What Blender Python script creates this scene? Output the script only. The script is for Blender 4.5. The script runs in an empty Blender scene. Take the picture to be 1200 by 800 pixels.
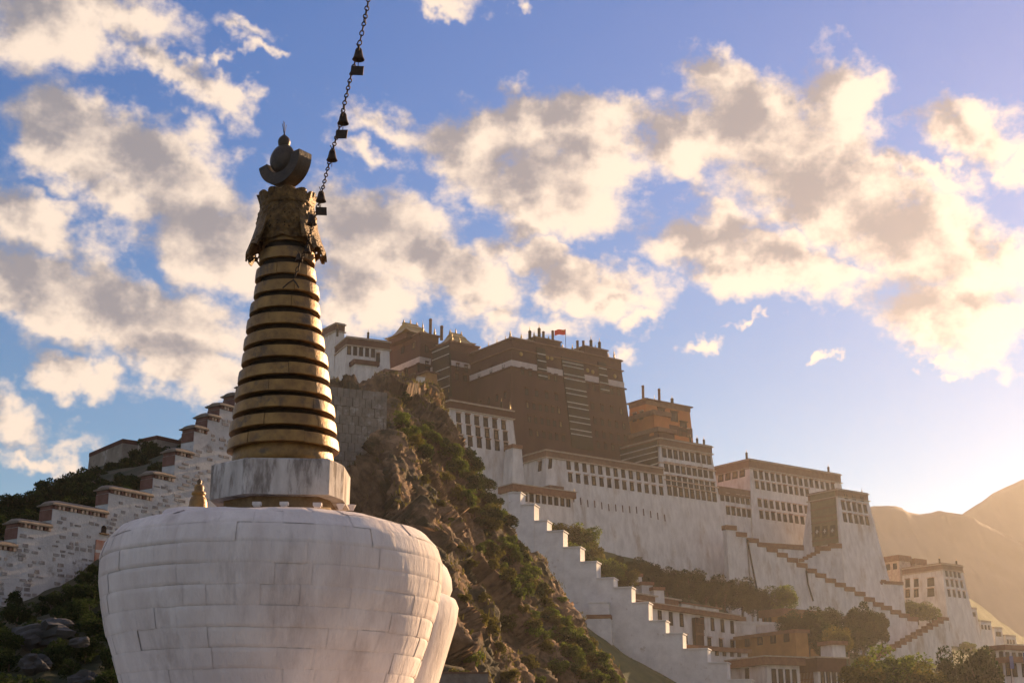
import bpy, math, random
import numpy as np
from mathutils import Vector, Matrix

# ------------------------------------------------------------------ camera
R = math.radians
rnd = random.Random(7)
SC = bpy.context.scene
COL = SC.collection
FPX = 1667.0                     # focal length in pixels of a 1200 px wide frame (50 mm lens)
PITCH = math.atan(500.0 / FPX)   # level line lies below the frame
CP, SP = math.cos(PITCH), math.sin(PITCH)
CAM = Vector((0, 0, 1.7))
cam = bpy.data.cameras.new('camera')
cam.lens = 50.0
cam.sensor_width = 36.0
cam.clip_start = 0.1
cam.clip_end = 9000
camo = bpy.data.objects.new('camera', cam)
camo.location = CAM
camo.rotation_euler = (math.pi / 2 + PITCH, 0, 0)
COL.objects.link(camo)
SC.camera = camo

# ------------------------------------------------------------------ light, exposure
SUN_AZ, SUN_EL = 36.0, 16.0      # degrees, azimuth clockwise from +Y
SKY_STRENGTH = 0.072
SUN_STRENGTH = 5.0
EXPOSURE = 1.1
HAZE_DENSITY = 0.0001
SC.view_settings.view_transform = 'Standard'
SC.view_settings.look = 'None'
SC.view_settings.exposure = EXPOSURE
SC.view_settings.gamma = 1.0
SC.view_settings.use_curve_mapping = False
SC.cycles.use_denoising = True
SC.cycles.max_bounces = 6
SC.cycles.volume_bounces = 1
SC.cycles.transparent_max_bounces = 12
SC.cycles.sample_clamp_indirect = 6.0

sl = bpy.data.lights.new('sun', 'SUN')
sl.energy = SUN_STRENGTH
sl.angle = R(0.6)
sl.color = (1.0, 0.64, 0.34)
so = bpy.data.objects.new('sun', sl)
sd = Vector((math.sin(R(SUN_AZ)) * math.cos(R(SUN_EL)), math.cos(R(SUN_AZ)) * math.cos(R(SUN_EL)), math.sin(R(SUN_EL))))
so.rotation_euler = sd.to_track_quat('Z', 'Y').to_euler()
so.location = sd * 500
COL.objects.link(so)


def pixdir(px, py):
    xc, yc = (px - 600) / FPX, (400 - py) / FPX
    return Vector((xc, CP - yc * SP, SP + yc * CP))


def azel(px, py):
    d = pixdir(px, py).normalized()
    return math.atan2(d.x, d.y), math.asin(d.z)


def at(px, py, Y):
    d = pixdir(px, py)
    return CAM + d * (Y / d.y)


def proj(p):
    q = Vector(p) - CAM
    dep = q.y * CP + q.z * SP
    return 600 + FPX * q.x / dep, 400 - FPX * (q.z * CP - q.y * SP) / dep


# ------------------------------------------------------------------ world: Nishita sky + clouds at their bearings
CLOUDS = [  # bearing (as seen in the photograph) cx, cy, rx, ry, tilt, weight
    (45, 28, 105, 62, -12, 1.0), (135, 12, 80, 34, 10, .8), (205, 85, 60, 26, 30, .75), (262, 118, 48, 26, 25, .75),
    (100, 165, 105, 62, 12, 1.1), (205, 210, 120, 66, 18, 1.15), (270, 290, 110, 72, 12, 1.1), (40, 262, 80, 40, 18, .95),
    (55, 345, 120, 56, 6, 1.1), (180, 385, 135, 52, 5, 1.1), (235, 435, 85, 42, 15, 1.0), (95, 440, 50, 22, 10, .7),
    (25, 488, 52, 34, 10, .85), (40, 528, 52, 12, -4, .6), (140, 250, 40, 40, 30, .7),
    (450, 285, 125, 66, 14, 1.1), (530, 325, 85, 52, 14, 1.05), (425, 345, 70, 44, 0, .9), (580, 375, 50, 22, 10, .6),
    (432, 182, 36, 18, 15, .55), (455, 140, 60, 14, 10, .35), (440, 255, 45, 22, -20, .6),
    (560, 170, 70, 52, 5, 1.0), (625, 150, 70, 52, 5, 1.05), (690, 150, 90, 46, 8, 1.1), (640, 225, 120, 58, 10, 1.15),
    (700, 200, 70, 50, 5, 1.0), (690, 335, 96, 40, 14, 1.0), (625, 305, 62, 30, 12, .85), (742, 378, 30, 14, 0, .55), (640, 380, 40, 18, 0, .5),
    (850, 95, 60, 34, 10, .95), (905, 150, 125, 66, 14, 1.2), (985, 120, 52, 66, -15, 1.05), (810, 175, 70, 46, 0, .95),
    (990, 235, 160, 58, 15, 1.2), (1085, 280, 120, 70, 24, 1.2), (865, 300, 125, 40, 10, 1.05), (945, 325, 85, 40, 12, 1.0),
    (1120, 370, 90, 52, 18, 1.1), (1085, 210, 60, 20, 5, .8), (855, 255, 50, 34, 10, .7), (1190, 370, 50, 34, 0, .9),
    (1140, 148, 68, 44, 14, 1.0), (1195, 180, 40, 40, 0, .9), (1195, 300, 44, 36, 0, .9),
    (520, 6, 46, 16, 4, .8), (835, 400, 28, 10, 5, .6), (880, 374, 20, 7, 0, .5), (970, 425, 14, 8, 0, .6), (1104, 426, 14, 10, 0, .5),
    (285, 35, 30, 12, 10, .4), (265, 75, 16, 10, 0, .45), (620, 8, 16, 12, 0, .6), (312, 70, 16, 8, 0, .35), (730, 415, 22, 9, 0, .35),
]


def build_world():
    w = bpy.data.worlds.new('World')
    SC.world = w
    w.use_nodes = True
    nt = w.node_tree
    nt.nodes.clear()

    def mk(tree, t, **k):
        n = tree.nodes.new(t)
        for a, b in k.items():
            setattr(n, a, b)
        return n

    def math_(tree, op, a, b=None, c=None, clamp=False):
        n = mk(tree, 'ShaderNodeMath', operation=op, use_clamp=clamp)
        for i, v in enumerate((a, b, c)):
            if v is None:
                continue
            if isinstance(v, (int, float)):
                n.inputs[i].default_value = v
            else:
                tree.links.new(v, n.inputs[i])
        return n.outputs[0]
    # --- cloud density as a function of (azimuth, elevation)
    g = bpy.data.node_groups.new('cloud_field', 'ShaderNodeTree')
    g.interface.new_socket('P', in_out='INPUT', socket_type='NodeSocketVector')
    g.interface.new_socket('D', in_out='OUTPUT', socket_type='NodeSocketFloat')
    g.interface.new_socket('S', in_out='OUTPUT', socket_type='NodeSocketFloat')
    gi, go = mk(g, 'NodeGroupInput'), mk(g, 'NodeGroupOutput')
    P = gi.outputs[0]
    wn = mk(g, 'ShaderNodeTexNoise')
    wn.inputs['Scale'].default_value = 26
    wn.inputs['Detail'].default_value = 4
    wn.inputs['Roughness'].default_value = .6
    g.links.new(P, wn.inputs['Vector'])
    ws = mk(g, 'ShaderNodeVectorMath', operation='SUBTRACT')
    g.links.new(wn.outputs['Color'], ws.inputs[0])
    ws.inputs[1].default_value = (.5, .5, .5)
    wm = mk(g, 'ShaderNodeVectorMath', operation='MULTIPLY_ADD')
    g.links.new(ws.outputs[0], wm.inputs[0])
    wm.inputs[1].default_value = (.085, .07, 0)
    g.links.new(P, wm.inputs[2])
    Pw = wm.outputs[0]
    acc = None
    for cx, cy, rx, ry, tilt, wt in CLOUDS:
        a, e = azel(cx, cy)
        m = mk(g, 'ShaderNodeMapping', vector_type='TEXTURE')
        m.inputs['Location'].default_value = (a, e, 0)
        m.inputs['Rotation'].default_value = (0, 0, -R(tilt))
        m.inputs['Scale'].default_value = (rx / FPX / math.cos(e), ry / FPX, 1)
        g.links.new(Pw, m.inputs['Vector'])
        ln = mk(g, 'ShaderNodeVectorMath', operation='LENGTH')
        g.links.new(m.outputs[0], ln.inputs[0])
        v = math_(g, 'MULTIPLY_ADD', ln.outputs['Value'], -0.75 * wt, 0.75 * wt)
        if acc is None:
            acc = v
        else:
            n = mk(g, 'ShaderNodeMath', operation='SMOOTH_MAX')
            g.links.new(acc, n.inputs[0])
            g.links.new(v, n.inputs[1])
            n.inputs[2].default_value = .12
            acc = n.outputs[0]
    # the same kind of broken cloud over the rest of the sky
    gn = mk(g, 'ShaderNodeTexNoise')
    gn.inputs['Scale'].default_value = 6.5
    gn.inputs['Detail'].default_value = 3
    g.links.new(P, gn.inputs['Vector'])
    gen = math_(g, 'MULTIPLY_ADD', gn.outputs[0], 3.2, -1.62)
    sx = mk(g, 'ShaderNodeSeparateXYZ')
    g.links.new(P, sx.inputs[0])
    ina = math_(g, 'SUBTRACT', R(25), math_(g, 'ABSOLUTE', sx.outputs[0]))
    ine = math_(g, 'SUBTRACT', R(34), sx.outputs[1])
    inn = math_(g, 'MULTIPLY', math_(g, 'MINIMUM', ina, ine), 12.0, clamp=True)
    mx = mk(g, 'ShaderNodeMix', data_type='FLOAT')
    g.links.new(inn, mx.inputs['Factor'])
    g.links.new(gen, mx.inputs['A'])
    g.links.new(acc, mx.inputs['B'])
    fn = mk(g, 'ShaderNodeTexNoise')
    fn.inputs['Scale'].default_value = 27
    fn.inputs['Detail'].default_value = 9
    fn.inputs['Roughness'].default_value = .62
    fm = mk(g, 'ShaderNodeMapping')
    fm.inputs['Rotation'].default_value = (0, 0, R(18))
    fm.inputs['Scale'].default_value = (.8, 1.35, 1)
    g.links.new(P, fm.inputs['Vector'])
    g.links.new(fm.outputs[0], fn.inputs['Vector'])
    d = math_(g, 'ADD', mx.outputs['Result'], math_(g, 'MULTIPLY_ADD', fn.outputs[0], 1.10, -0.565))
    g.links.new(d, go.inputs[0])
    g.links.new(math_(g, 'ADD', mx.outputs['Result'], math_(g, 'MULTIPLY_ADD', fn.outputs[0], .62, -.31)), go.inputs[1])

    tc = mk(nt, 'ShaderNodeTexCoord')
    nv = mk(nt, 'ShaderNodeVectorMath', operation='NORMALIZE')
    nt.links.new(tc.outputs['Generated'], nv.inputs[0])
    sp = mk(nt, 'ShaderNodeSeparateXYZ')
    nt.links.new(nv.outputs[0], sp.inputs[0])
    az = math_(nt, 'ARCTAN2', sp.outputs[0], sp.outputs[1])
    el = math_(nt, 'ARCSINE', sp.outputs[2])
    cb = mk(nt, 'ShaderNodeCombineXYZ')
    nt.links.new(az, cb.inputs[0])
    nt.links.new(el, cb.inputs[1])

    def field(off):
        n = mk(nt, 'ShaderNodeGroup')
        n.node_tree = g
        if off is None:
            nt.links.new(cb.outputs[0], n.inputs[0])
        else:
            a = mk(nt, 'ShaderNodeVectorMath', operation='ADD')
            nt.links.new(cb.outputs[0], a.inputs[0])
            a.inputs[1].default_value = (off[0], off[1], 0)
            nt.links.new(a.outputs[0], n.inputs[0])
        return n.outputs
    d0, s0 = field(None)[:2]
    d1, s1 = field((.020, -.012))[:2]     # a little towards the sun: how much cloud stands in its way

    def ss(v, a, b):
        n = mk(nt, 'ShaderNodeMapRange', interpolation_type='SMOOTHSTEP')
        nt.links.new(v, n.inputs[0])
        n.inputs[1].default_value = a
        n.inputs[2].default_value = b
        return n.outputs[0]
    alpha = ss(d0, -0.14, 0.34)
    below = math_(nt, 'MULTIPLY', alpha, ss(el, 0.0, 0.05))
    thick = math_(nt, 'MULTIPLY_ADD', s1, 1.2, math_(nt, 'MULTIPLY', math_(nt, 'SUBTRACT', d1, d0), .7))
    shade = ss(thick, -0.15, 1.02)
    mixc = mk(nt, 'ShaderNodeMix', data_type='RGBA')
    nt.links.new(shade, mixc.inputs['Factor'])
    mixc.inputs['A'].default_value = (6.5, 5.3, 4.35, 1)
    mixc.inputs['B'].default_value = (1.85, 1.82, 2.08, 1)
    sky = mk(nt, 'ShaderNodeTexSky', sky_type='NISHITA')
    sky.sun_disc = False
    sky.sun_elevation = R(SUN_EL)
    sky.sun_rotation = R(SUN_AZ)
    sky.altitude = 3600
    sky.air_density = 1.15
    sky.dust_density = 0.1
    sky.ozone_density = 3.0
    hs = mk(nt, 'ShaderNodeHueSaturation')
    hs.inputs['Saturation'].default_value = 1.25
    hs.inputs['Hue'].default_value = 0.505
    nt.links.new(sky.outputs[0], hs.inputs['Color'])
    dust = mk(nt, 'ShaderNodeMix', data_type='RGBA')
    nt.links.new(ss(el, R(32), R(4)), dust.inputs['Factor'])
    dust.inputs['A'].default_value = (1, 1, 1, 1)
    dust.inputs['B'].default_value = (1.04, .90, .62, 1)
    dm = mk(nt, 'ShaderNodeMix', data_type='RGBA', blend_type='MULTIPLY')
    dm.inputs['Factor'].default_value = 1.0
    nt.links.new(hs.outputs[0], dm.inputs['A'])
    nt.links.new(dust.outputs['Result'], dm.inputs['B'])
    fin = mk(nt, 'ShaderNodeMix', data_type='RGBA')
    nt.links.new(below, fin.inputs['Factor'])
    nt.links.new(dm.outputs['Result'], fin.inputs['A'])
    nt.links.new(mixc.outputs['Result'], fin.inputs['B'])
    bg = mk(nt, 'ShaderNodeBackground')
    bg.inputs['Strength'].default_value = SKY_STRENGTH
    nt.links.new(fin.outputs['Result'], bg.inputs['Color'])
    out = mk(nt, 'ShaderNodeOutputWorld')
    nt.links.new(bg.outputs[0], out.inputs['Surface'])
    w.cycles.sampling_method = 'MANUAL'
    w.cycles.sample_map_resolution = 512


build_world()

# ------------------------------------------------------------------ noise
def vnoise(p):
    p = np.asarray(p, float)
    i = np.floor(p).astype(np.int64)
    f = p - i
    f = f * f * (3 - 2 * f)

    def h(x, y, z):
        n = (x * 374761393 + y * 668265263 + z * 1274126177) & 0xffffffff
        n = ((n ^ (n >> 13)) * 1274126177) & 0xffffffff
        n = ((n ^ (n >> 16)) * 2246822519) & 0xffffffff
        return ((n ^ (n >> 15)) & 0xffffff) / float(0xffffff)
    x, y, z = i[:, 0], i[:, 1], i[:, 2]
    c = {}
    for a in (0, 1):
        for b in (0, 1):
            c[a, b] = h(x, y + a, z + b) * (1 - f[:, 0]) + h(x + 1, y + a, z + b) * f[:, 0]
    d0 = c[0, 0] * (1 - f[:, 1]) + c[1, 0] * f[:, 1]
    d1 = c[0, 1] * (1 - f[:, 1]) + c[1, 1] * f[:, 1]
    return (d0 * (1 - f[:, 2]) + d1 * f[:, 2]) * 2 - 1


def fbm(p, octs=4, ridged=False, gain=.5):
    s, a, t = 0, 1.0, 0
    p = np.asarray(p, float)
    for k in range(octs):
        n = vnoise(p + 17.3 * k)
        if ridged:
            n = 1 - 2 * np.abs(n)
        s = s + n * a
        t += a
        a *= gain
        p = p * 2.03
    return s / t


# ------------------------------------------------------------------ materials
def mat(name, c1, c2=None, scale=1.0, rough=.85, metal=0.0, bump=0.0, bscale=None, stretch=None, c3=None, s3=.2, t3=(.5, .62), spec=.3, detail=6):
    """colour varies between c1 and c2 by noise in world space; c3 = stains; stretch squeezes the noise along an axis"""
    m = bpy.data.materials.new(name)
    m.use_nodes = True
    nt = m.node_tree
    b = nt.nodes['Principled BSDF']
    b.inputs['Roughness'].default_value = rough
    b.inputs['Metallic'].default_value = metal
    b.inputs['Specular IOR Level'].default_value = spec
    geo = nt.nodes.new('ShaderNodeNewGeometry')
    vec = geo.outputs['Position']
    if stretch:
        mp = nt.nodes.new('ShaderNodeMapping')
        mp.inputs['Scale'].default_value = stretch
        nt.links.new(vec, mp.inputs[0])
        vec = mp.outputs[0]
    col = None
    if c2 is None:
        b.inputs['Base Color'].default_value = (*c1, 1)
    else:
        n = nt.nodes.new('ShaderNodeTexNoise')
        n.inputs['Scale'].default_value = scale
        n.inputs['Detail'].default_value = detail
        n.inputs['Roughness'].default_value = .62
        nt.links.new(vec, n.inputs['Vector'])
        r = nt.nodes.new('ShaderNodeValToRGB')
        r.color_ramp.elements[0].position = .34
        r.color_ramp.elements[0].color = (*c1, 1)
        r.color_ramp.elements[1].position = .66
        r.color_ramp.elements[1].color = (*c2, 1)
        nt.links.new(n.outputs[0], r.inputs[0])
        col = r.outputs[0]
        if c3 is not None:
            n3 = nt.nodes.new('ShaderNodeTexNoise')
            n3.inputs['Scale'].default_value = s3
            n3.inputs['Detail'].default_value = 8
            n3.inputs['Roughness'].default_value = .68
            nt.links.new(vec, n3.inputs['Vector'])
            mr = nt.nodes.new('ShaderNodeMapRange')
            mr.interpolation_type = 'SMOOTHSTEP'
            mr.inputs[1].default_value, mr.inputs[2].default_value = t3
            nt.links.new(n3.outputs[0], mr.inputs[0])
            mx = nt.nodes.new('ShaderNodeMix')
            mx.data_type = 'RGBA'
            nt.links.new(mr.outputs[0], mx.inputs['Factor'])
            nt.links.new(col, mx.inputs['A'])
            mx.inputs['B'].default_value = (*c3, 1)
            col = mx.outputs['Result']
        nt.links.new(col, b.inputs['Base Color'])
    if bump:
        nb = nt.nodes.new('ShaderNodeTexNoise')
        nb.inputs['Scale'].default_value = bscale or scale * 4
        nb.inputs['Detail'].default_value = 8
        nb.inputs['Roughness'].default_value = .65
        nt.links.new(vec, nb.inputs['Vector'])
        bp = nt.nodes.new('ShaderNodeBump')
        bp.inputs['Strength'].default_value = 1.0
        bp.inputs['Distance'].default_value = bump
        nt.links.new(nb.outputs[0], bp.inputs['Height'])
        nt.links.new(bp.outputs[0], b.inputs['Normal'])
    return m


def leafmat(name, c1, c2, scale=.8, trans=.35):
    m = bpy.data.materials.new(name)
    m.use_nodes = True
    nt = m.node_tree
    nt.nodes.clear()
    out = nt.nodes.new('ShaderNodeOutputMaterial')
    geo = nt.nodes.new('ShaderNodeNewGeometry')
    n = nt.nodes.new('ShaderNodeTexNoise')
    n.inputs['Scale'].default_value = scale
    n.inputs['Detail'].default_value = 4
    nt.links.new(geo.outputs['Position'], n.inputs['Vector'])
    ad = nt.nodes.new('ShaderNodeMath')
    ad.operation = 'MULTIPLY_ADD'
    nt.links.new(geo.outputs['Random Per Island'], ad.inputs[0])
    ad.inputs[1].default_value = .35
    nt.links.new(n.outputs[0], ad.inputs[2])
    r = nt.nodes.new('ShaderNodeValToRGB')
    r.color_ramp.elements[0].position = .45
    r.color_ramp.elements[0].color = (*c1, 1)
    r.color_ramp.elements[1].position = .95
    r.color_ramp.elements[1].color = (*c2, 1)
    nt.links.new(ad.outputs[0], r.inputs[0])
    d = nt.nodes.new('ShaderNodeBsdfDiffuse')
    t = nt.nodes.new('ShaderNodeBsdfTranslucent')
    nt.links.new(r.outputs[0], d.inputs[0])
    nt.links.new(r.outputs[0], t.inputs[0])
    mx = nt.nodes.new('ShaderNodeMixShader')
    mx.inputs[0].default_value = trans
    nt.links.new(d.outputs[0], mx.inputs[1])
    nt.links.new(t.outputs[0], mx.inputs[2])
    nt.links.new(mx.outputs[0], out.inputs[0])
    return m


M = {}
M['lime'] = mat('limewash', (.62, .54, .51), (.80, .73, .695), 1.9, .9, bump=.025, bscale=9, stretch=(1, 1, .3), c3=(.49, .42, .395), s3=1.5, t3=(.50, .74))
M['lime_joint'] = mat('limewash_joint', (.42, .37, .33), (.60, .55, .51), 3, .95, bump=.02, bscale=12)
M['harm'] = mat('weathered_plaster', (.40, .36, .33), (.62, .58, .55), 2.2, .9, bump=.02, bscale=10, stretch=(1.6, 1.6, .4), c3=(.20, .17, .15), s3=2.6, t3=(.45, .62))
M['gold'] = mat('aged_gilt_copper', (.17, .092, .03), (.36, .205, .058), 5.0, .46, .42, bump=.012, bscale=14, c3=(.10, .068, .04), s3=2.4, t3=(.50, .66), spec=.5)
M['gilt'] = mat('gilt_copper', (.30, .20, .06), (.42, .28, .09), 1.0, .45, .5, spec=.5)
M['bronze'] = mat('dark_bronze', (.04, .034, .03), (.085, .062, .045), 4, .5, .4, bump=.01, bscale=18)
M['orn'] = mat('bronze_ornament', (.07, .044, .02), (.27, .165, .062), 9, .5, .4, bump=.06, bscale=20)
M['dark'] = mat('gap_shade', (.02, .016, .012), (.05, .035, .025), 6, .9)  # near-black spire core: shade of the gaps between rings put into its colour
M['rust'] = mat('rusty_iron', (.035, .028, .024), (.075, .05, .036), 12, .7, .5)
M['wood'] = mat('old_timber', (.16, .10, .05), (.26, .17, .09), 6, .8, bump=.01)
M['white'] = mat('palace_limewash', (.50, .465, .445), (.68, .645, .615), .75, .9, bump=.05, bscale=2.2, stretch=(1, 1, .36), c3=(.41, .34, .29), s3=.30, t3=(.50, .70))
M['white2'] = mat('stair_limewash', (.52, .51, .51), (.68, .67, .66), .4, .9, bump=.05, bscale=1.6, c3=(.34, .29, .25), s3=.5, t3=(.58, .72))
M['red'] = mat('red_ochre_wall', (.046, .018, .016), (.068, .028, .022), .25, .9, bump=.05, bscale=1.2, stretch=(1, 1, .3))
M['maroon'] = mat('willow_frieze', (.065, .027, .020), (.10, .043, .03), 1.2, .95, bump=.04, bscale=6)
M['brown'] = mat('roof_brown', (.14, .075, .05), (.21, .12, .08), .8, .9)
M['cap'] = mat('brown_coping', (.16, .075, .045), (.24, .12, .07), 1.2, .9, bump=.03)
M['stone'] = mat('cornice_stone', (.34, .27, .21), (.48, .40, .32), 1.4, .9)
M['band'] = mat('painted_band', (.42, .36, .34), (.55, .48, .45), .8, .9)
M['ochre'] = mat('ochre_plaster', (.30, .155, .06), (.40, .21, .08), .5, .9, bump=.02, bscale=3)
M['orange'] = mat('orange_plaster', (.36, .125, .04), (.45, .165, .055), .5, .9)
M['frame'] = mat('black_surround', (.016, .013, .012), (.028, .022, .019), 3, .9, spec=.15)
M['pane'] = mat('dark_pane', (.018, .016, .015), (.035, .03, .028), 1.5, .5, spec=.25)
M['hood'] = mat('window_hood', (.40, .26, .19), (.58, .45, .36), 1.5, .9)
M['curtain'] = mat('black_yak_curtain', (.016, .016, .012), (.032, .031, .021), 1.2, .95, bump=.03)
M['stripe'] = mat('white_stripe', (.42, .43, .40), (.55, .55, .5), 2, .9)
M['veranda'] = mat('green_brown_awning', (.115, .10, .055), (.17, .15, .08), .9, .9, bump=.03)
M['rock'] = mat('crag', (.065, .04, .025), (.31, .19, .105), .5, .95, bump=.3, bscale=1.6, c3=(.05, .042, .022), s3=.16, t3=(.47, .60))  # dark and tan pulled apart: sunlit contrast partly put into the colour
M['soil'] = mat('hill_soil', (.035, .038, .022), (.07, .06, .036), .5, .97, bump=.12, bscale=1.5, c3=(.022, .032, .014), s3=.12, t3=(.44, .6))
M['green'] = mat('grass_slope', (.030, .050, .018), (.060, .080, .028), .35, .97, bump=.15, bscale=2.0)
M['drystone'] = mat('grey_masonry', (.17, .145, .12), (.28, .24, .20), .8, .95, bump=.06, bscale=4, c3=(.40, .37, .34), s3=.6, t3=(.52, .68))
M['dstone'] = mat('worn_stone', (.20, .18, .175), (.40, .37, .36), 2.5, .95, bump=.03, bscale=10)
M['wallwash'] = mat('old_whitewash', (.42, .41, .415), (.56, .55, .55), 1.3, .95, bump=.03, bscale=7, c3=(.24, .21, .19), s3=1.2, t3=(.54, .7))
M['clay'] = mat('clay_coping', (.16, .13, .105), (.25, .21, .175), 2.2, .95, bump=.03)
M['redstone'] = mat('red_painted_stone', (.13, .065, .05), (.20, .11, .09), 2.5, .95)
M['paint'] = mat('orange_mural', (.34, .14, .09), (.38, .27, .23), 2.6, .9)
M['flag'] = mat('red_cloth', (.78, .025, .015), (.8, .04, .02), 1, .8)
M['yellow'] = mat('yellow_cloth', (.75, .5, .05))
M['blue'] = mat('blue_cloth', (.05, .09, .24), (.07, .12, .3), 2, .8)
M['mount'] = mat('far_ridge', (.08, .08, .085), (.115, .11, .11), .01, .97)
M['ground'] = mat('valley_ground', (.075, .07, .06), (.11, .105, .09), .05, .97)
M['darkrock'] = mat('dark_grey_rock', (.04, .042, .045), (.085, .085, .09), 1.5, .95, bump=.04, bscale=6)  # mottled dark grey for the bank boulders
M['bark'] = mat('bark', (.07, .05, .035), (.12, .09, .06), 5, .95)
M['leaf_dark'] = leafmat('leaf_dark', (.012, .024, .010), (.050, .072, .022), .6, .32)
M['leaf'] = leafmat('leaf_mid', (.03, .055, .012), (.19, .235, .04), .5, .5)
M['leaf_dry'] = leafmat('leaf_dry', (.05, .055, .015), (.20, .17, .040), .5, .45)


def mid(*names):
    return [M[n] for n in names]


# ------------------------------------------------------------------ mesh builder
class MB:
    def __init__(s):
        s.v, s.f, s.m = [], [], []

    def add(s, vs, fs, m=0):
        o = len(s.v)
        s.v += [tuple(x) for x in vs]
        s.f += [tuple(i + o for i in f) for f in fs]
        s.m += [m] * len(fs)

    BF = [(0, 3, 2, 1), (4, 5, 6, 7), (0, 1, 5, 4), (1, 2, 6, 5), (2, 3, 7, 6), (3, 0, 4, 7)]

    def box(s, x0, x1, y0, y1, z0, z1, m=0, b=0.0, fr=None):
        """box whose base is wider by b on every side; fr = matrix"""
        vs = [(x0 - b, y0 - b, z0), (x1 + b, y0 - b, z0), (x1 + b, y1 + b, z0), (x0 - b, y1 + b, z0),
              (x0, y0, z1), (x1, y0, z1), (x1, y1, z1), (x0, y1, z1)]
        if fr is not None:
            vs = [fr @ Vector(v) for v in vs]
        s.add(vs, MB.BF, m)

    def hexa(s, vs, m=0):
        s.add(vs, MB.BF, m)

    def prism(s, poly, z0, z1, m=0, sc=1.0):
        n = len(poly)
        vs = [(x, y, z0) for x, y in poly] + [(x * sc, y * sc, z1) for x, y in poly]
        fs = [tuple(range(n - 1, -1, -1)), tuple(range(n, 2 * n))] + [(i, (i + 1) % n, n + (i + 1) % n, n + i) for i in range(n)]
        s.add(vs, fs, m)

    def lathe(s, prof, n=32, m=0, a0=0.0, a1=2 * math.pi, caps=True, off=(0, 0, 0)):
        full = abs(a1 - a0 - 2 * math.pi) < 1e-6
        k = n if full else n + 1
        vs = []
        for r, z in prof:
            for i in range(k):
                a = a0 + (a1 - a0) * i / n
                vs.append((off[0] + r * math.cos(a), off[1] + r * math.sin(a), off[2] + z))
        fs = []
        for j in range(len(prof) - 1):
            for i in range(n):
                i2 = (i + 1) % k
                fs.append((j * k + i, j * k + i2, (j + 1) * k + i2, (j + 1) * k + i))
        if caps and full:
            fs.append(tuple(range(k - 1, -1, -1)))
            fs.append(tuple((len(prof) - 1) * k + i for i in range(k)))
        elif caps:
            L = len(prof)
            fs.append(tuple(j * k for j in range(L)))
            fs.append(tuple(j * k + n for j in range(L - 1, -1, -1)))
        s.add(vs, fs, m)

    def tube(s, pts, r, n=6, m=0):
        pts = [Vector(p) for p in pts]
        rs = r if isinstance(r, (list, tuple)) else [r] * len(pts)
        vs = []
        for i, p in enumerate(pts):
            t = (pts[min(i + 1, len(pts) - 1)] - pts[max(i - 1, 0)]).normalized()
            u = t.cross(Vector((0.13, 0.99, 0.05)))
            if u.length < 1e-3:
                u = t.cross(Vector((1, 0, 0)))
            u.normalize()
            w = t.cross(u)
            for k in range(n):
                a = 2 * math.pi * k / n
                vs.append(p + (u * math.cos(a) + w * math.sin(a)) * rs[i])
        fs = [(i * n + k, i * n + (k + 1) % n, (i + 1) * n + (k + 1) % n, (i + 1) * n + k) for i in range(len(pts) - 1) for k in range(n)]
        fs.append(tuple(range(n - 1, -1, -1)))
        fs.append(tuple((len(pts) - 1) * n + k for k in range(n)))
        s.add(vs, fs, m)

    def mesh(s, name, mats, smooth=False):
        me = bpy.data.meshes.new(name)
        me.from_pydata(s.v, [], s.f)
        for m in mats:
            me.materials.append(m)
        me.polygons.foreach_set('material_index', s.m)
        if smooth:
            me.polygons.foreach_set('use_smooth', [True] * len(me.polygons))
        me.update()
        return me

    def build(s, name, mats, parent=None, smooth=False, loc=None):
        if not isinstance(mats, (list, tuple)):
            mats = [mats]
        return link(name, s.mesh(name, mats, smooth), parent, loc)


def link(name, me, parent=None, loc=None, rot=None, scale=None):
    o = bpy.data.objects.new(name, me)
    COL.objects.link(o)
    if parent is not None:
        o.parent = parent
    if loc is not None:
        o.location = loc
    if rot is not None:
        o.rotation_euler = rot
    if scale is not None:
        o.scale = scale
    return o


def tag(o, label=None, cat=None, group=None, kind=None):
    for k, v in (('label', label), ('category', cat), ('group', group), ('kind', kind)):
        if v:
            o[k] = v
    return o


def thing(name, label, cat, loc=(0, 0, 0), rz=0.0, group=None):
    o = bpy.data.objects.new(name, None)
    o.empty_display_size = .5
    COL.objects.link(o)
    o.location = loc
    o.rotation_euler = (0, 0, rz)
    return tag(o, label, cat, group)


def copy_tree(o, parent=None):
    c = o.copy()
    COL.objects.link(c)
    c.parent = parent
    for ch in o.children:
        copy_tree(ch, c)
    return c


def grid_mesh(name, pts, mats, smooth=True, mi=None):
    nv, nu = pts.shape[:2]
    me = bpy.data.meshes.new(name)
    idx = np.arange(nv * nu).reshape(nv, nu)
    q = np.stack([idx[:-1, :-1], idx[:-1, 1:], idx[1:, 1:], idx[1:, :-1]], -1).reshape(-1, 4)
    me.vertices.add(nv * nu)
    me.vertices.foreach_set('co', pts.reshape(-1).astype(np.float32))
    me.loops.add(q.size)
    me.loops.foreach_set('vertex_index', q.reshape(-1).astype(np.int32))
    me.polygons.add(len(q))
    me.polygons.foreach_set('loop_start', (np.arange(len(q)) * 4).astype(np.int32))
    me.polygons.foreach_set('loop_total', np.full(len(q), 4, np.int32))
    for m in mats:
        me.materials.append(m)
    if smooth:
        me.polygons.foreach_set('use_smooth', [True] * len(q))
    me.update(calc_edges=True)
    me.validate()
    return me


def resample(poly, n):
    p = np.array(poly, float)
    d = np.r_[0, np.cumsum(np.linalg.norm(np.diff(p, axis=0), axis=1))]
    t = np.linspace(0, d[-1], n)
    return np.stack([np.interp(t, d, p[:, k]) for k in range(3)], -1)


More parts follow.
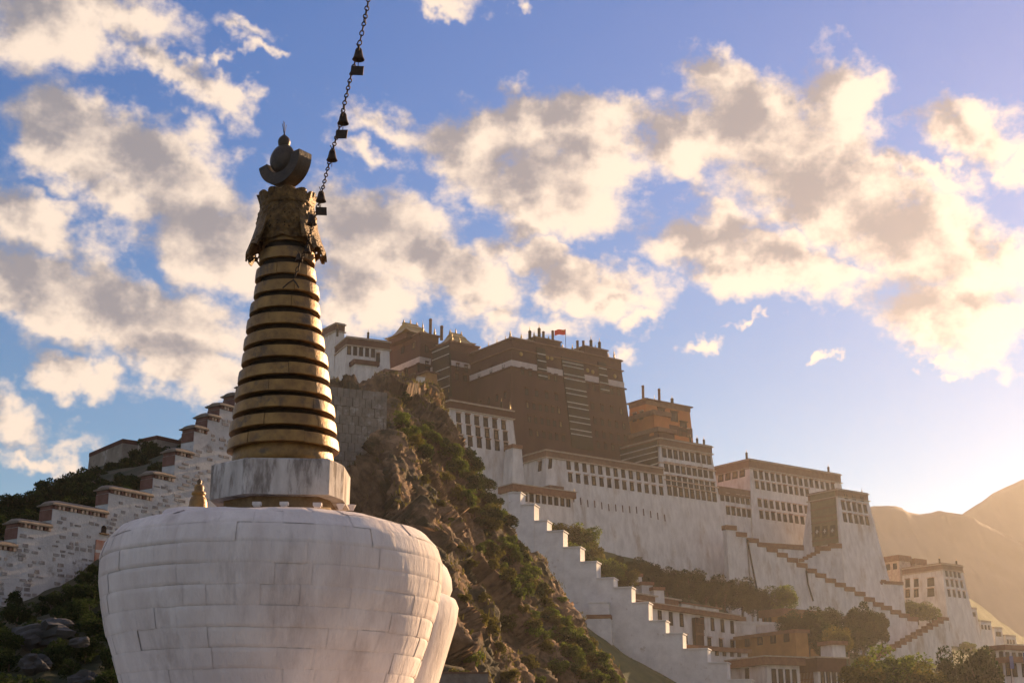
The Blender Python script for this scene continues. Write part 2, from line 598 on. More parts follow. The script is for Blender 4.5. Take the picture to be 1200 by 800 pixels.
def loft(cols, nu, nv):
    """cols = list of polylines (world points), returns grid [nv][nu]"""
    A = np.stack([resample(c, nv) for c in cols], 1)      # nv, ncol, 3
    k = A.shape[1]
    w = np.linalg.norm(np.diff(A, axis=1), axis=2).mean(0)
    d = np.r_[0, np.cumsum(w)]
    t = np.linspace(0, d[-1], nu)
    out = np.zeros((nv, nu, 3))
    for j, tt in enumerate(t):
        i = min(max(np.searchsorted(d, tt, side='right') - 1, 0), k - 2)
        u = (tt - d[i]) / max(d[i + 1] - d[i], 1e-9)
        p1, p2 = A[:, i], A[:, i + 1]
        p0 = A[:, i - 1] if i > 0 else 2 * p1 - p2
        p3 = A[:, i + 2] if i + 2 < k else 2 * p2 - p1
        cr = .5 * (2 * p1 + (p2 - p0) * u + (2 * p0 - 5 * p1 + 4 * p2 - p3) * u * u + (3 * p1 - p0 - 3 * p2 + p3) * u ** 3)
        out[:, j] = .5 * cr + .5 * (p1 * (1 - u) + p2 * u)
    return out


def grid_normals(g):
    du = np.gradient(g, axis=1)
    dv = np.gradient(g, axis=0)
    n = np.cross(du, dv)
    return n / np.maximum(np.linalg.norm(n, axis=2, keepdims=True), 1e-9)


def P(*t):
    return tuple(at(*t))


# ================================================================== THE SETTING
g = MB()
g.add([(-2000, -2000, 0), (2000, -2000, 0), (2000, 2000, 0), (-2000, 2000, 0)], [(0, 1, 2, 3)])
tag(g.build('ground', M['ground']), kind='structure')

# far ridges at the edge of the valley
def ridge(name, prof, Y, depth, seed):
    pts = []
    xs = np.linspace(0, 1, 220)
    px = np.array([p[0] for p in prof], float)
    py = np.array([p[1] for p in prof], float)
    t = np.linspace(px[0], px[-1], 220)
    yy = np.interp(t, px, py)
    top = np.array([P(a, b, Y) for a, b in zip(t, yy)])
    rows = []
    for k, s_ in enumerate(np.linspace(0, 1, 40)):
        z = top[:, 2] * (1 - s_) ** 1.15
        r = np.stack([top[:, 0], top[:, 1] - depth * s_, z], -1)
        rows.append(r)
    back = top.copy()
    back[:, 1] += depth * .8
    back[:, 2] = 0
    G = np.stack([back] + rows)
    nrm = fbm(np.c_[G.reshape(-1, 3)[:, :2] / 90, np.full(G.size // 3, seed)], 5, True).reshape(G.shape[:2])
    fac = np.clip(G[..., 2] / 60, 0, 1)
    G[..., 1] += nrm * 30 * fac
    G[..., 2] += nrm * 5 * fac * (np.arange(len(G))[:, None] > 1)
    G[..., 2] += fbm(np.c_[G.reshape(-1, 3)[:, :2] / 25, np.full(G.size // 3, seed + 3)], 4).reshape(G.shape[:2]) * 2.2 * fac
    tag(link(name, grid_mesh(name, G, [M['mount']])), kind='structure')


ridge('mountain', [(880, 690), (940, 640), (985, 612), (1018, 596), (1040, 593), (1060, 592), (1085, 597), (1105, 595), (1130, 602), (1180, 625), (1300, 680), (1500, 760)], 1100, 240, 1.0)
ridge('mountain', [(1040, 680), (1090, 632), (1130, 600), (1165, 576), (1200, 560), (1260, 545), (1340, 560), (1450, 590), (1620, 640), (1850, 700)], 1400, 300, 5.0)


# hill patches: built as lofts of surveyed section lines
def hill(name, cols, nu, nv, mats, amp=(1.0, .4, .12), sc=(12, 4, 1.2), kind='structure'):
    G = loft(cols, nu, nv)
    N = grid_normals(G)
    f = G.reshape(-1, 3)
    d = sum(a * fbm(f / s_, 3) for a, s_ in zip(amp, sc)).reshape(G.shape[:2])
    G = G + N * d[..., None]
    o = link(name, grid_mesh(name, G, mats))
    tag(o, kind=kind)
    return G, N, o


# slope behind the stepped wall (under shrubs), rising to the fort walls
LH = hill('hill', [
    [P(-160, 640, 150), P(-160, 660, 84), P(-160, 720, 66)],
    [P(0, 596, 150), P(0, 618, 100), P(0, 700, 63)],
    [P(60, 574, 152), P(60, 594, 103), P(60, 690, 65)],
    [P(105, 549, 155), P(105, 565, 110), P(120, 670, 67)],
    [P(180, 525, 160), P(180, 545, 115), P(180, 670, 69)],
    [P(235, 498, 165), P(235, 520, 120), P(230, 660, 71)],
    [P(300, 470, 170), P(300, 500, 125), P(300, 640, 74)],
    [P(350, 478, 205), P(350, 580, 175), P(350, 700, 140)],
    [P(395, 500, 228), P(398, 600, 196), P(402, 720, 162)]], 140, 90, [M['soil']])
# bank below the stepped wall
hill('hill', [
    [P(-160, 700, 62), P(-160, 760, 50), P(-160, 880, 34)],
    [P(0, 706, 60), P(0, 765, 50), P(0, 885, 36)],
    [P(70, 680, 61), P(70, 750, 51), P(80, 885, 38)],
    [P(130, 655, 63), P(140, 740, 52), P(150, 885, 40)],
    [P(230, 630, 66), P(230, 740, 54), P(240, 885, 42)],
    [P(330, 620, 72), P(330, 740, 58), P(330, 885, 44)],
    [P(440, 640, 100), P(440, 760, 70), P(440, 885, 52)]], 110, 70, [M['soil']], amp=(.5, .5, .2), sc=(5, 2, .7))
# ground under the palaces, lower houses and trees
PH = hill('hill', [
    [P(480, 560, 360), P(520, 600, 325), P(570, 660, 290), P(640, 760, 262), P(660, 890, 230)],
    [P(600, 560, 365), P(640, 640, 332), P(640, 694, 298), P(690, 738, 285), P(735, 790, 268), P(750, 890, 235)],
    [P(700, 580, 385), P(720, 672, 340), P(740, 762, 300), P(775, 788, 283), P(800, 840, 268), P(820, 890, 240)],
    [P(800, 610, 410), P(800, 700, 355), P(830, 800, 304), P(850, 845, 270), P(880, 890, 240)],
    [P(900, 640, 440), P(900, 725, 382), P(920, 802, 310), P(940, 845, 272), P(950, 890, 245)],
    [P(1010, 660, 480), P(1010, 748, 420), P(1010, 800, 335), P(1020, 845, 275), P(1030, 890, 250)],
    [P(1120, 690, 520), P(1125, 755, 455), P(1120, 795, 350), P(1130, 845, 278), P(1130, 890, 252)],
    [P(1200, 745, 560), P(1210, 790, 480), P(1220, 815, 360), P(1240, 850, 282), P(1240, 890, 256)],
    [P(1330, 815, 590), P(1340, 835, 500), P(1360, 845, 380), P(1380, 865, 300), P(1390, 890, 262)]], 170, 120, [M['green']], amp=(1.2, .6, .15), sc=(18, 6, 1.5))

# ---- the crag
ROCK_COLS = [
    [P(250, 545, 215), P(250, 540, 190), P(250, 620, 160), P(250, 730, 130), P(250, 893, 105)],
    [P(330, 478, 235), P(330, 485, 205), P(330, 590, 175), P(330, 720, 138), P(330, 893, 110)],
    [P(395, 464, 240), P(395, 468, 212), P(396, 560, 180), P(405, 690, 142), P(405, 893, 112)],
    [P(430, 460, 245), P(430, 460, 216), P(432, 545, 178), P(446, 680, 140), P(455, 893, 112)],
    [P(456, 460, 247), P(456, 461, 218), P(458, 525, 172), P(476, 610, 143), P(500, 700, 123), P(524, 893, 103)],
    [P(482, 466, 252), P(482, 468, 222), P(505, 545, 191), P(530, 640, 165), P(560, 740, 143), P(585, 893, 123)],
    [P(500, 468, 256), P(500, 470, 228), P(540, 545, 212), P(572, 640, 190), P(612, 740, 170), P(650, 893, 150)],
    [P(508, 482, 258), P(510, 486, 230), P(528, 518, 226), P(566, 562, 221), P(594, 596, 216), P(604, 626, 212), P(628, 668, 205), P(668, 724, 195), P(700, 764, 186), P(722, 800, 180), P(760, 893, 164)],
    [P(540, 530, 285), P(560, 580, 262), P(630, 690, 244), P(690, 770, 225), P(740, 830, 210), P(790, 895, 190)],
]
NU, NV = 430, 430
G = loft(ROCK_COLS, NU, NV)
N = grid_normals(G)
if N[NV // 2, NU // 2, 1] > 0:
    N = -N
f = G.reshape(-1, 3)
tilt = Matrix.Rotation(R(35), 3, 'Y') @ Matrix.Rotation(R(20), 3, 'X')
fa = f @ np.array(tilt).T
fa = fa / np.array([3.2, 3.2, 13.0])
warp = fbm(f / 9, 2)[:, None] * np.array([1.1, .9, .4])
def facets(p, seed, slope):
    """broken blocks: every cell is a plane of its own tilt and height"""
    i = np.floor(p).astype(np.int64)

    def hh(c, k):
        n = (c[:, 0] * 73856093 ^ c[:, 1] * 19349663 ^ c[:, 2] * 83492791 ^ (k + seed) * 2654435761) & 0xffffffff
        n = ((n ^ (n >> 15)) * 2246822519) & 0xffffffff
        n = ((n ^ (n >> 13)) * 3266489917) & 0xffffffff
        return ((n ^ (n >> 16)) & 0xffffff) / float(0xffffff)
    best = np.full(len(p), 1e9)
    val = np.zeros(len(p))
    for a in (-1, 0, 1):
        for b_ in (-1, 0, 1):
            for c_ in (-1, 0, 1):
                c = i + np.array([a, b_, c_])
                s_ = c + np.stack([hh(c, 1), hh(c, 2), hh(c, 3)], -1)
                r_ = p - s_
                dd = (r_ ** 2).sum(1)
                tl = np.stack([hh(c, 4), hh(c, 5), hh(c, 6)], -1) * 2 - 1
                v = np.clip((hh(c, 7) * 2 - 1) * .5 + (r_ * tl).sum(1) * slope, -1.0, 1.0)
                m_ = dd < best
                best[m_] = dd[m_]
                val[m_] = v[m_]
    return val


d = (1.8 * fbm(f / 15, 3) + 1.0 * fbm(fa + warp, 3, True) + 2.9 * facets(fa * np.array([.34, .34, .6]) + warp * .4, 3, 1.3)
     + .95 * facets(fa * np.array([1.1, 1.1, 1.9]) + warp * .7, 11, 1.3) + .30 * facets(f / 1.2 + warp * .5, 23, 1.2) + .22 * fbm(f / 1.1, 3, True))
edge = np.ones((NV, NU))
edge[:14] *= np.linspace(.0, 1, 14)[:, None]
cf = np.clip((np.linspace(0, 1, NU) - .62) / .2, 0, 1)
d = (d - 1.1).reshape(NV, NU) * edge
d = d * (1 - .5 * cf)[None] - .9 * cf[None]
ROCK = G + N * d[..., None]
ROCK_N = grid_normals(ROCK)
if ROCK_N[NV // 2, NU // 2, 1] > 0:
    ROCK_N = -ROCK_N
rk = link('rocky_hill', grid_mesh('rocky_hill', ROCK, [M['rock']], smooth=False))
tag(rk, kind='structure')


# ================================================================== BUILDINGS
def ray_plane(px, py, O, n):
    d_ = pixdir(px, py)
    t = (Vector(O) - CAM).dot(n) / d_.dot(n)
    return CAM + d_ * t


WIN = {}


def window_mesh(w, h, kind):
    """battered black surround, recessed dark panes with a bar, projecting hood"""
    var = rnd.choice((0, 0, 0, 1, 2, 3))
    key = (round(w, 2), round(h, 2), kind, var)
    if key in WIN:
        return WIN[key]
    b = MB()
    t, dp = .2 * w, .12
    wb = w * .56
    wt = w * .5
    hz = h / 2
    # surround (outer trapezoid ring as four bars)
    b.hexa([(-wb, -dp, -hz), (-wb + t, -dp, -hz), (-wb + t, .05, -hz), (-wb, .05, -hz), (-wt, -dp, hz), (-wt + t, -dp, hz), (-wt + t, .05, hz), (-wt, .05, hz)], 0)
    b.hexa([(wb - t, -dp, -hz), (wb, -dp, -hz), (wb, .05, -hz), (wb - t, .05, -hz), (wt - t, -dp, hz), (wt, -dp, hz), (wt, .05, hz), (wt - t, .05, hz)], 0)
    b.box(-wb + t, wb - t, -dp, .05, -hz, -hz + t, 0)
    b.box(-wt + t, wt - t, -dp, .05, hz - t, hz, 0)
    b.box(-wb + t, wb - t, -.03, .04, -hz + t, hz - t, 1)
    b.box(-.03 * w, .03 * w, -.07, .03, -hz + t, hz - t, 2)
    b.box(-wt + t, wt - t, -.065, .03, h * .12, h * .12 + .06 * w, 2)
    if kind != 'plain':
        b.box(-w * .60, w * .60, -.5, .05, hz, hz + .16, 3)
        b.box(-w * .54, w * .54, -.34, .05, hz - .12, hz, 3)
    names = {'white': ('frame', 'pane', 'frame', 'hood'), 'red': ('frame', 'pane', 'frame', 'maroon'), 'plain': ('frame', 'pane', 'frame', 'hood')}[kind]
    names = list(names)
    if var == 1:
        names[1] = 'wood'
    elif var == 2 and kind == 'white':
        names[3] = 'cap'
    elif var == 3:
        names[2] = 'wood'
    WIN[key] = b.mesh('window', mid(*names))
    return WIN[key]


class Bld:
    """a battered building: local x runs along its front, local y into the hill, top front corner at a surveyed point"""

    def __init__(s, name, label, corner, Y, xr, west, H, bat=.08, az=54.0, wall='white', cat='building', group=None, plane=None, body=True):
        s.az = az
        s.e1 = Vector((math.sin(R(az)), math.cos(R(az)), 0))
        s.e2 = Vector((-math.cos(R(az)), math.sin(R(az)), 0))
        if plane is not None:
            s.O = ray_plane(corner[0], corner[1], plane[0], plane[1])
        else:
            s.O = at(corner[0], corner[1], Y)
        s.bat, s.H = bat, H
        s.W = s.along(s.e1, xr)
        s.D = west if isinstance(west, float) else s.along(s.e2, west)
        s.zt = s.O.z
        s.z0 = s.O.z - H
        s.root = thing(name, label, cat, (s.O.x, s.O.y, s.z0), math.pi / 2 - R(az), group)
        s.wallm = wall
        if body:
            b = MB()
            b.box(0, s.W, 0, s.D, 0, H, 0, b=bat * H)
            s.wall = b.build('wall', M[wall], s.root)

    def along(s, e, px):
        q = s.O - CAM
        dep = q.y * CP + q.z * SP
        k = px - 600
        return (k * dep - FPX * q.x) / (FPX * e.x - k * e.y * CP)

    def hit(s, px, py, face='f', out=0.0):
        """local (u, z) where the sight line meets the battered face"""
        n = s.e2 if face == 'f' else s.e1
        d_ = pixdir(px, py)
        num = (s.O - CAM).dot(n) - s.bat * (s.zt - CAM.z) - out
        t = num / (d_.dot(n) - s.bat * d_.z)
        p = CAM + d_ * t
        u = (p - s.O).dot(s.e1 if face == 'f' else s.e2)
        return u, p.z - s.z0

    def place(s, face, u, z, out=0.0):
        o = s.bat * (s.H - z) + out
        if face == 'f':
            return (u, -o, z), (-math.atan(s.bat), 0, 0)
        M_ = Matrix.Rotation(-math.pi / 2, 4, 'Z') @ Matrix.Rotation(-math.atan(s.bat), 4, 'X')
        return (-o, u, z), M_.to_euler()

    def window(s, face, u, z, w, h, kind='white'):
        loc, rot = s.place(face, u, z)
        return link('window', window_mesh(w, h, kind), s.root, loc, rot)

    def row(s, p0, p1, n, w, h, kind='white', face='f', skip=()):
        u0, z0 = s.hit(*p0, face)
        u1, z1 = s.hit(*p1, face)
        z = (z0 + z1) / 2
        for i in range(n):
            if i in skip:
                continue
            u = u0 + (u1 - u0) * (i / (n - 1) if n > 1 else 0)
            s.window(face, u, z, w, h, kind)

    def band(s, name, za, zb, out, m, x0=None, x1=None, y1=None, parent=None):
        """frieze all round at heights za..zb below the top (metres)"""
        b = MB()
        oa = s.bat * za
        x0 = -oa - out if x0 is None else x0
        x1 = s.W + oa + out if x1 is None else x1
        b.box(x0, x1, -oa - out, (s.D if y1 is None else y1) + oa + out, s.H - zb, s.H - za, 0)
        return b.build(name, M[m], parent or s.root)

    def parapet(s, h=2.0, m='maroon', dots=True):
        s.band('frieze', .0, h, .22, m)
        s.band('cornice', -.28, 0, .55, 'stone')
        s.band('roof_slab', -.55, -.28, .30, 'brown')
        s.band('drip_course', h, h + .25, .42, 'stone')
        return s

    def block(s, name, x0, x1, y0, y1, za, zb, m, parent=None):
        b = MB()
        b.box(x0, x1, y0, y1, s.H - zb, s.H - za, 0)
        return b.build(name, M[m] if isinstance(m, str) else m, parent or s.root)

    def finial(s, x, y, h=2.2, r=.35, kind='banner'):
        b = MB()
        z = s.H + .3
        if kind == 'banner':
            b.lathe([(r * .7, 0), (r, .1), (r, h * .72), (r * 1.15, h * .75), (r * .8, h * .84)], 10)
            b.lathe([(r * .3, 0), (r * .12, h * .3), (.02, h * .42)], 8, 1, off=(0, 0, h * .82))
        elif kind == 'post':
            b.lathe([(r * .85, 0), (r * .85, h * .9), (r * 1.1, h * .92), (r * .6, h)], 10)
        else:
            b.lathe([(r * .9, 0), (r, h * .12), (r * .45, h * .2), (r * .75, h * .32), (r * .5, h * .42), (r * .28, h * .5), (r * .42, h * .58), (r * .12, h * .72), (.02, h)], 10, 1)
        b.build('finial', [M['curtain'] if kind == 'banner' else M['brown'], M['gilt']], s.root, True, (x, y, z))

    def curtain(s, face, quad, ys, m='curtain', out=.35, th=.11, sm='stripe'):
        """striped hanging between four sight lines (top l, top r, bottom r, bottom l); ys = fractions of stripes"""
        c = [s.hit(*q, face) for q in quad]
        zt = (c[0][1] + c[1][1]) / 2
        zb = (c[2][1] + c[3][1]) / 2
        b = MB()

        def pt(u, z, o):
            return Vector(s.place(face, u, z, o)[0])

        def slab(bb, ul0, ur0, z0, ul1, ur1, z1, o0, o1):
            bb.hexa([pt(ul0, z0, o1), pt(ur0, z0, o1), pt(ur0, z0, o0), pt(ul0, z0, o0), pt(ul1, z1, o1), pt(ur1, z1, o1), pt(ur1, z1, o0), pt(ul1, z1, o0)])
        slab(b, c[3][0], c[2][0], zb, c[0][0], c[1][0], zt, -.3, out)
        cu = b.build('curtain', M[m], s.root)
        for f_ in ys:
            z = zt + (zb - zt) * f_
            ul = c[0][0] + (c[3][0] - c[0][0]) * f_
            ur = c[1][0] + (c[2][0] - c[1][0]) * f_
            bb = MB()
            slab(bb, ul + .05, ur - .05, z - th, ul + .05, ur - .05, z + th, out - .02, out + .12)
            bb.build('stripe', M[sm], cu)
        return cu


GP = 'palace buildings on the hill'
# ---- red palace, main block
rp = Bld('red_palace', 'dark red central palace block with tall striped curtain bay and flag on roof', (600, 397), 360, 727, 551, 42, .085, wall='red', cat='palace')
rp.band('frieze', .0, 2.6, .18, 'maroon')
rp.band('cornice', -.35, 0, .6, 'brown')
rp.band('roof_slab', -.6, -.35, .25, 'stone')
rp.band('painted_band', 6.0, 7.8, .16, 'band')
rp.band('drip_course', 2.6, 2.9, .45, 'brown')
rp.band('drip_course', 7.8, 8.1, .5, 'maroon')
# raised roof blocks between the curtain bays
for a, b_, c_ in ((626, 656, 1.2), (683, 710, 1.6)):
    u0 = rp.hit(a, 400)[0]
    u1 = rp.hit(b_, 412)[0]
    rp.block('raised_parapet', u0, u1, -.5, 5, -c_ - .4, -.3, 'maroon')
    rp.block('cornice', u0 - .25, u1 + .25, -.8, 5.2, -c_ - .75, -c_ - .4, 'brown')
fr = [(y - 186) / (745 - 186) for y in (217, 240, 293, 320, 382, 413, 467, 497, 552, 587, 633, 662)]
rp.curtain('f', [(657, 417), (682, 424), (695, 529), (670, 523)], fr)
rp.curtain('f', [(628, 407), (638, 409), (641, 446), (630, 443)], [.2, .42, .68, .9])
rp.curtain('f', [(700, 424), (709, 426), (714, 462), (703, 459)], [.2, .42, .68, .9])
for (p0, p1, n, w, h) in (((612, 435), (621, 437), 2, 1.0, 1.9), ((643, 441), (651, 443), 2, 1.0, 1.9), ((688, 452), (696, 454), 2, 1.0, 1.9), ((717, 458), (725, 460), 2, 1.0, 1.9),
                          ((617, 458), (652, 466), 4, 1.0, 1.9), ((694, 475), (728, 483), 4, 1.0, 1.9), ((618, 474), (655, 482), 6, .9, 1.8), ((697, 492), (731, 500), 5, .9, 1.8),
                          ((620, 490), (657, 498), 6, .9, 1.8), ((699, 507), (733, 515), 5, .9, 1.8), ((622, 506), (660, 514), 6, .9, 1.8), ((701, 520), (735, 528), 5, .9, 1.8)):
    rp.row(p0, p1, n, w, h, 'red')
rp.row((562, 436), (590, 430), 3, 1.0, 1.9, 'red', 'w')
rp.row((564, 470), (592, 466), 4, .9, 1.8, 'red', 'w')
for px_, py_ in ((610, 415), (646, 420), (688, 434), (694, 436), (720, 441), (641, 419)):
    u, z = rp.hit(px_, py_)
    b = MB()
    b.lathe([(.55, 0), (.6, .1), (.3, .2)], 12)
    o = b.build('medallion', M['gilt'], rp.root, True)
    o.location = (u, -rp.bat * (rp.H - z) - .15, z)
    o.rotation_euler = (math.pi / 2, 0, 0)
for px_, k, h in ((600, 'spire', 2.4), (623, 'banner', 3.6), (634, 'banner', 3.6), (639, 'post', 2.4), (650, 'post', 3.2), (613, 'spire', 2.0), (628, 'spire', 2.2), (645, 'spire', 1.8), (661, 'spire', 1.8), (673, 'spire', 2.0), (700, 'spire', 2.2), (715, 'spire', 2.0), (679, 'post', 3.2), (686, 'post', 2.2), (695, 'banner', 3.4), (705, 'banner', 3.4), (722, 'spire', 3.2)):
    u = rp.along(rp.e1, px_)
    up = 1.6 if 626 < px_ < 656 or 683 < px_ < 710 else .3
    rp.H += up
    rp.finial(u, .8, h, .42, k)
    rp.H -= up
for py_ in range(4):
    rp.finial(.8, 4 + py_ * 4, 2.2, .3, 'spire')
# flag
fl = thing('flag', 'red flag with yellow stars flying from a thin pole on the red palace roof', 'flag', rp.root.matrix_basis @ Vector((rp.along(rp.e1, 671), 3, rp.H + .6)))
b = MB()
b.tube([(0, 0, 0), (0, 0, 6.6)], .06, 6)
b.build('pole', M['rust'], fl)
b = MB()
nx, ny = 10, 6
vs = []
for i in range(nx + 1):
    for j in range(ny + 1):
        x = -i / nx * 3.0
        vs.append((x + .0, .25 * math.sin(i * .9) * (i / nx), 5.0 + 1.5 * j / ny - .25 * (i / nx) ** 2 - .1 * math.sin(i * .7)))
b.add(vs, [(i * (ny + 1) + j, i * (ny + 1) + j + 1, (i + 1) * (ny + 1) + j + 1, (i + 1) * (ny + 1) + j) for i in range(nx) for j in range(ny)])
cl = b.build('cloth', M['flag'], fl, True)
for sx_, sz_, r_ in ((-.45, 6.1, .22), (-.85, 6.32, .08), (-1.0, 6.12, .08), (-1.0, 5.9, .08), (-.85, 5.72, .08)):
    b = MB()
    pts = []
    for k in range(10):
        a = math.pi / 2 + k * math.pi / 5
        q = r_ if k % 2 == 0 else r_ * .42
        pts.append((q * math.cos(a), 0, q * math.sin(a)))
    b.add([(x, -.06, z) for x, y, z in pts], [tuple(range(10))])
    b.build('star', M['yellow'], cl, loc=(sx_, 0, sz_))


def golden_roof(parent, loc, sx, sy, h, rz=0):
    """hipped, curved gilt roof with upturned corners and ridge finials"""
    n = 24
    prof = [(1.0, 0.0), (.86, .10), (.70, .24), (.56, .42), (.46, .62), (.40, .80)]
    b = MB()
    vs = []
    for k, (q, z) in enumerate(prof):
        for i in range(n):
            t = i / n * 4
            sd_, u = int(t), (t % 1) * 2 - 1
            x, y = [(u, -1), (1, u), (-u, 1), (-1, -u)][sd_]
            lift = (abs(u) ** 4) * .13 * max(0, 1 - k / 2)
            vs.append((x * (q * sx if k < 5 else sx * .46), y * (q * sy if k < 5 else sy * .2), (z + lift) * h))
    L = len(prof)
    fs = [(k * n + i, k * n + (i + 1) % n, (k + 1) * n + (i + 1) % n, (k + 1) * n + i) for k in range(L - 1) for i in range(n)]
    fs.append(tuple((L - 1) * n + i for i in range(n)))
    fs.append(tuple(range(n - 1, -1, -1)))
    b.add(vs, fs)
    b.box(-sx * .48, sx * .48, -sy * .07, sy * .07, h * .79, h * .95)
    b.box(-sx * .8, sx * .8, -sy * .8, sy * .8, -h * .35, .02, 1)
    o = b.build('golden_roof', [M['gilt'], M['maroon']], parent, False, loc)
    o.rotation_euler = (0, 0, rz)
    for x, hh in ((-.42, .55), (0, .8), (.42, .55)):
        b = MB()
        b.lathe([(.32, 0), (.4, .12 * hh), (.16, .25 * hh), (.3, .5 * hh), (.12, .8 * hh), (.2, 1.0 * hh), (.03, 2.0 * hh)], 10)
        b.build('finial', M['gilt'], o, True, (x * sx, 0, h * .93))
    return o


# ---- red palace, middle wing and western tower
plane_mid = (rp.O + rp.e2 * rp.D, rp.e2)
rm = Bld('red_palace_wing', 'dark red palace wing with curtained flank under a golden roof', (528, 401), 0, 560, 506, 42, .08, wall='red', cat='palace', plane=plane_mid)
rm.band('frieze', .0, 2.4, .18, 'maroon')
rm.band('cornice', -.35, 0, .6, 'brown')
rm.band('painted_band', 5.2, 6.6, .16, 'band')
rm.curtain('w', [(508, 407), (527, 406), (528, 470), (509, 466)], [.05, .2, .45, .62, .8])
for q in ((536, 430), (546, 432), (535, 441), (545, 443)):
    u, z = rm.hit(*q)
    rm.window('f', u, z, 1.0, 1.9, 'red')
golden_roof(rm.root, (rm.along(rm.e1, 548), 6, rm.H + 1.4), 4.4, 4.0, 3.8)
for px_, h in ((519, 4.2), (531, 3.5), (540, 2.4)):
    rm.finial(rm.along(rm.e1, px_), .7, h, .5, 'post' if h > 4 else 'spire')
rw = Bld('red_palace_tower', 'dark red palace tower with pale band beneath the larger golden roof', (493, 391), 378, 513, 449, 40, .07, wall='red', cat='palace')
rw.band('frieze', .0, 1.8, .18, 'maroon')
rw.band('cornice', -.35, 0, .7, 'brown')
rw.band('painted_band', 6.8, 8.8, .15, 'band')
rw.band('drip_course', 8.8, 9.1, .5, 'maroon')
for q in ((458, 409), (472, 410), (485, 405)):
    u, z = rw.hit(*q, 'w')
    rw.window('w', u, z, 1.5, 2.2, 'red')
for q in ((500, 409), (500, 428), (501, 446)):
    u, z = rw.hit(*q)
    rw.window('f', u, z, 1.0, 2.0, 'red')
golden_roof(rw.root, (rw.W * .38, rw.D * .45, rw.H + 1.2), 5.2, 6.0, 4.6, 0)
for px_, h in ((497, 4.2), (506, 5.0), (511, 3.2)):
    rw.finial(rw.along(rw.e1, px_), .8, h, .5, 'post' if h > 4.5 else 'spire')
oc = Bld('ochre_pavilion', 'ochre walled pavilion crouching below the dark red tower', (500, 436), 362, 512, 455, 12, .05, wall='ochre')
oc.band('cornice', -.3, 0, .6, 'brown')
oc.row((463, 434), (490, 438), 3, 1.0, 2.0, 'red', 'w')

# ---- white buildings west of the tower
wa = Bld('white_palace_house', 'plain tall white house with brown frieze beside the gilded spire', (394, 380), 372, 403, 340, 30, .05)
wa.parapet(1.8)
wb = Bld('white_palace_house', 'white house with arched bays and brown terrace roofs below golden roof', (407, 396), 362, 456, 394, 24, .05, az=66)
wb.parapet(1.9)
wb.row((409, 408), (437, 413), 5, 1.0, 3.2, 'plain')
wb.row((443, 413), (444, 425), 1, 1.0, 2.6)
wb.block('terrace', wb.hit(411, 425)[0], wb.hit(437, 428)[0], -4, 0, 8.0, 24, 'white')
wb.block('terrace_roof', wb.hit(409, 425)[0], wb.hit(439, 428)[0], -4.5, .2, 6.8, 8.0, 'maroon')
wb.block('terrace', wb.hit(437, 432)[0], wb.hit(450, 436)[0], -5, -.6, 11.2, 24, 'white')
wb.block('terrace_roof', wb.hit(435, 432)[0], wb.hit(452, 436)[0], -5.4, -.3, 10.2, 11.2, 'maroon')
for px_ in (396, 432):
    wb.finial(wb.along(wb.e1, px_), .6, 2.6, .32, 'banner')
for i, (a, b0, c_, d0) in enumerate(((452, 434, 470, 444), (462, 440, 484, 452), (478, 446, 500, 458))):
    t = Bld('terrace_house', ['low white terrace house with slab roof on the crag, topmost of three', 'low white terrace house on the crag, middle of three', 'low white terrace house on the crag, lowest of three'][i], (a, b0), 330 - i * 3, c_, 3.5, 9, .03, az=62, group='small terrace houses along the crag top')
    t.band('cornice', -.3, .3, .5, 'brown')
    t.row((a + 4, b0 + 5), (c_ - 3, d0 + 4), 3, .9, 1.4)
tb = Bld('water_tank_house', 'small bright white cube hut on the terraces above the crag', (490, 441), 322, 498, 2.0, 5, .0, az=60)
tb.band('cornice', -.12, .1, .1, 'stone')

# ---- western white gallery (in front of the red palace)
g1 = Bld('white_gallery', 'white building with three rows of black windows rising behind the shrubby crag', (528, 470), 322, 600, 509, 30, .085)
g1.parapet(1.7)
g1.row((537, 488), (590, 499), 6, 1.2, 2.3)
g1.row((538, 501), (592, 512), 6, 1.2, 2.3)
g1.row((540, 514), (593, 525), 6, 1.2, 2.4)
g1.row((516, 489), (523, 487), 2, 1.1, 2.2, 'white', 'w')
for px_, k in ((527, 'banner'), (589, 'banner'), (599, 'spire')):
    g1.finial(g1.along(g1.e1, px_), .5, 2.3, .3, k)
g1b = Bld('white_annex', 'narrow white annex with brown coping beside the western gallery', (601, 521), 326, 611, 3.0, 22, .06)
g1b.band('coping', -.2, .7, .25, 'cap')
# ---- low gallery above the stepped wall
g2 = Bld('low_white_gallery', 'low white gallery with nine windows under a brown roof atop the stepped wall', (602, 569), 305, 671, 4.5, 22, .03)
g2.band('roof_slab', -.3, 1.1, .6, 'cap')
g2.band('cornice', -.5, -.3, .8, 'stone')
g2.row((608, 579), (666, 591), 9, 1.0, 1.9)
g2.finial(g2.W + .6, .2, 1.2, .25, 'spire')

# ---- great white curtain wall
ww = Bld('great_white_wall', 'huge battered white wall with two rows of windows and brown parapet', (640, 528), 343, 776, 615, 46, .10)
ww.parapet(1.5, 'brown')
ww.row((666, 543), (774, 563), 13, 1.15, 2.3)
ww.row((668, 557), (775, 577), 13, 1.15, 2.3)
ww.row((633, 546), (645, 543), 2, 1.2, 2.5, 'white', 'w')
for k in range(15):
    u, z = ww.hit(664 + k * 8.2, 584 + k * 1.5)
    b = MB()
    b.box(-.12, .12, -.12, .1, -.9, .9)
    loc, rot = ww.place('f', u, z + rnd.uniform(-.4, .4))
    o = b.build('weep_slot', M['maroon'], ww.root)
    o.location, o.rotation_euler = loc, rot
ww.block('corner_hut', -1.0, 3.4, -2.6, .2, 9.0, 12, 'brown')

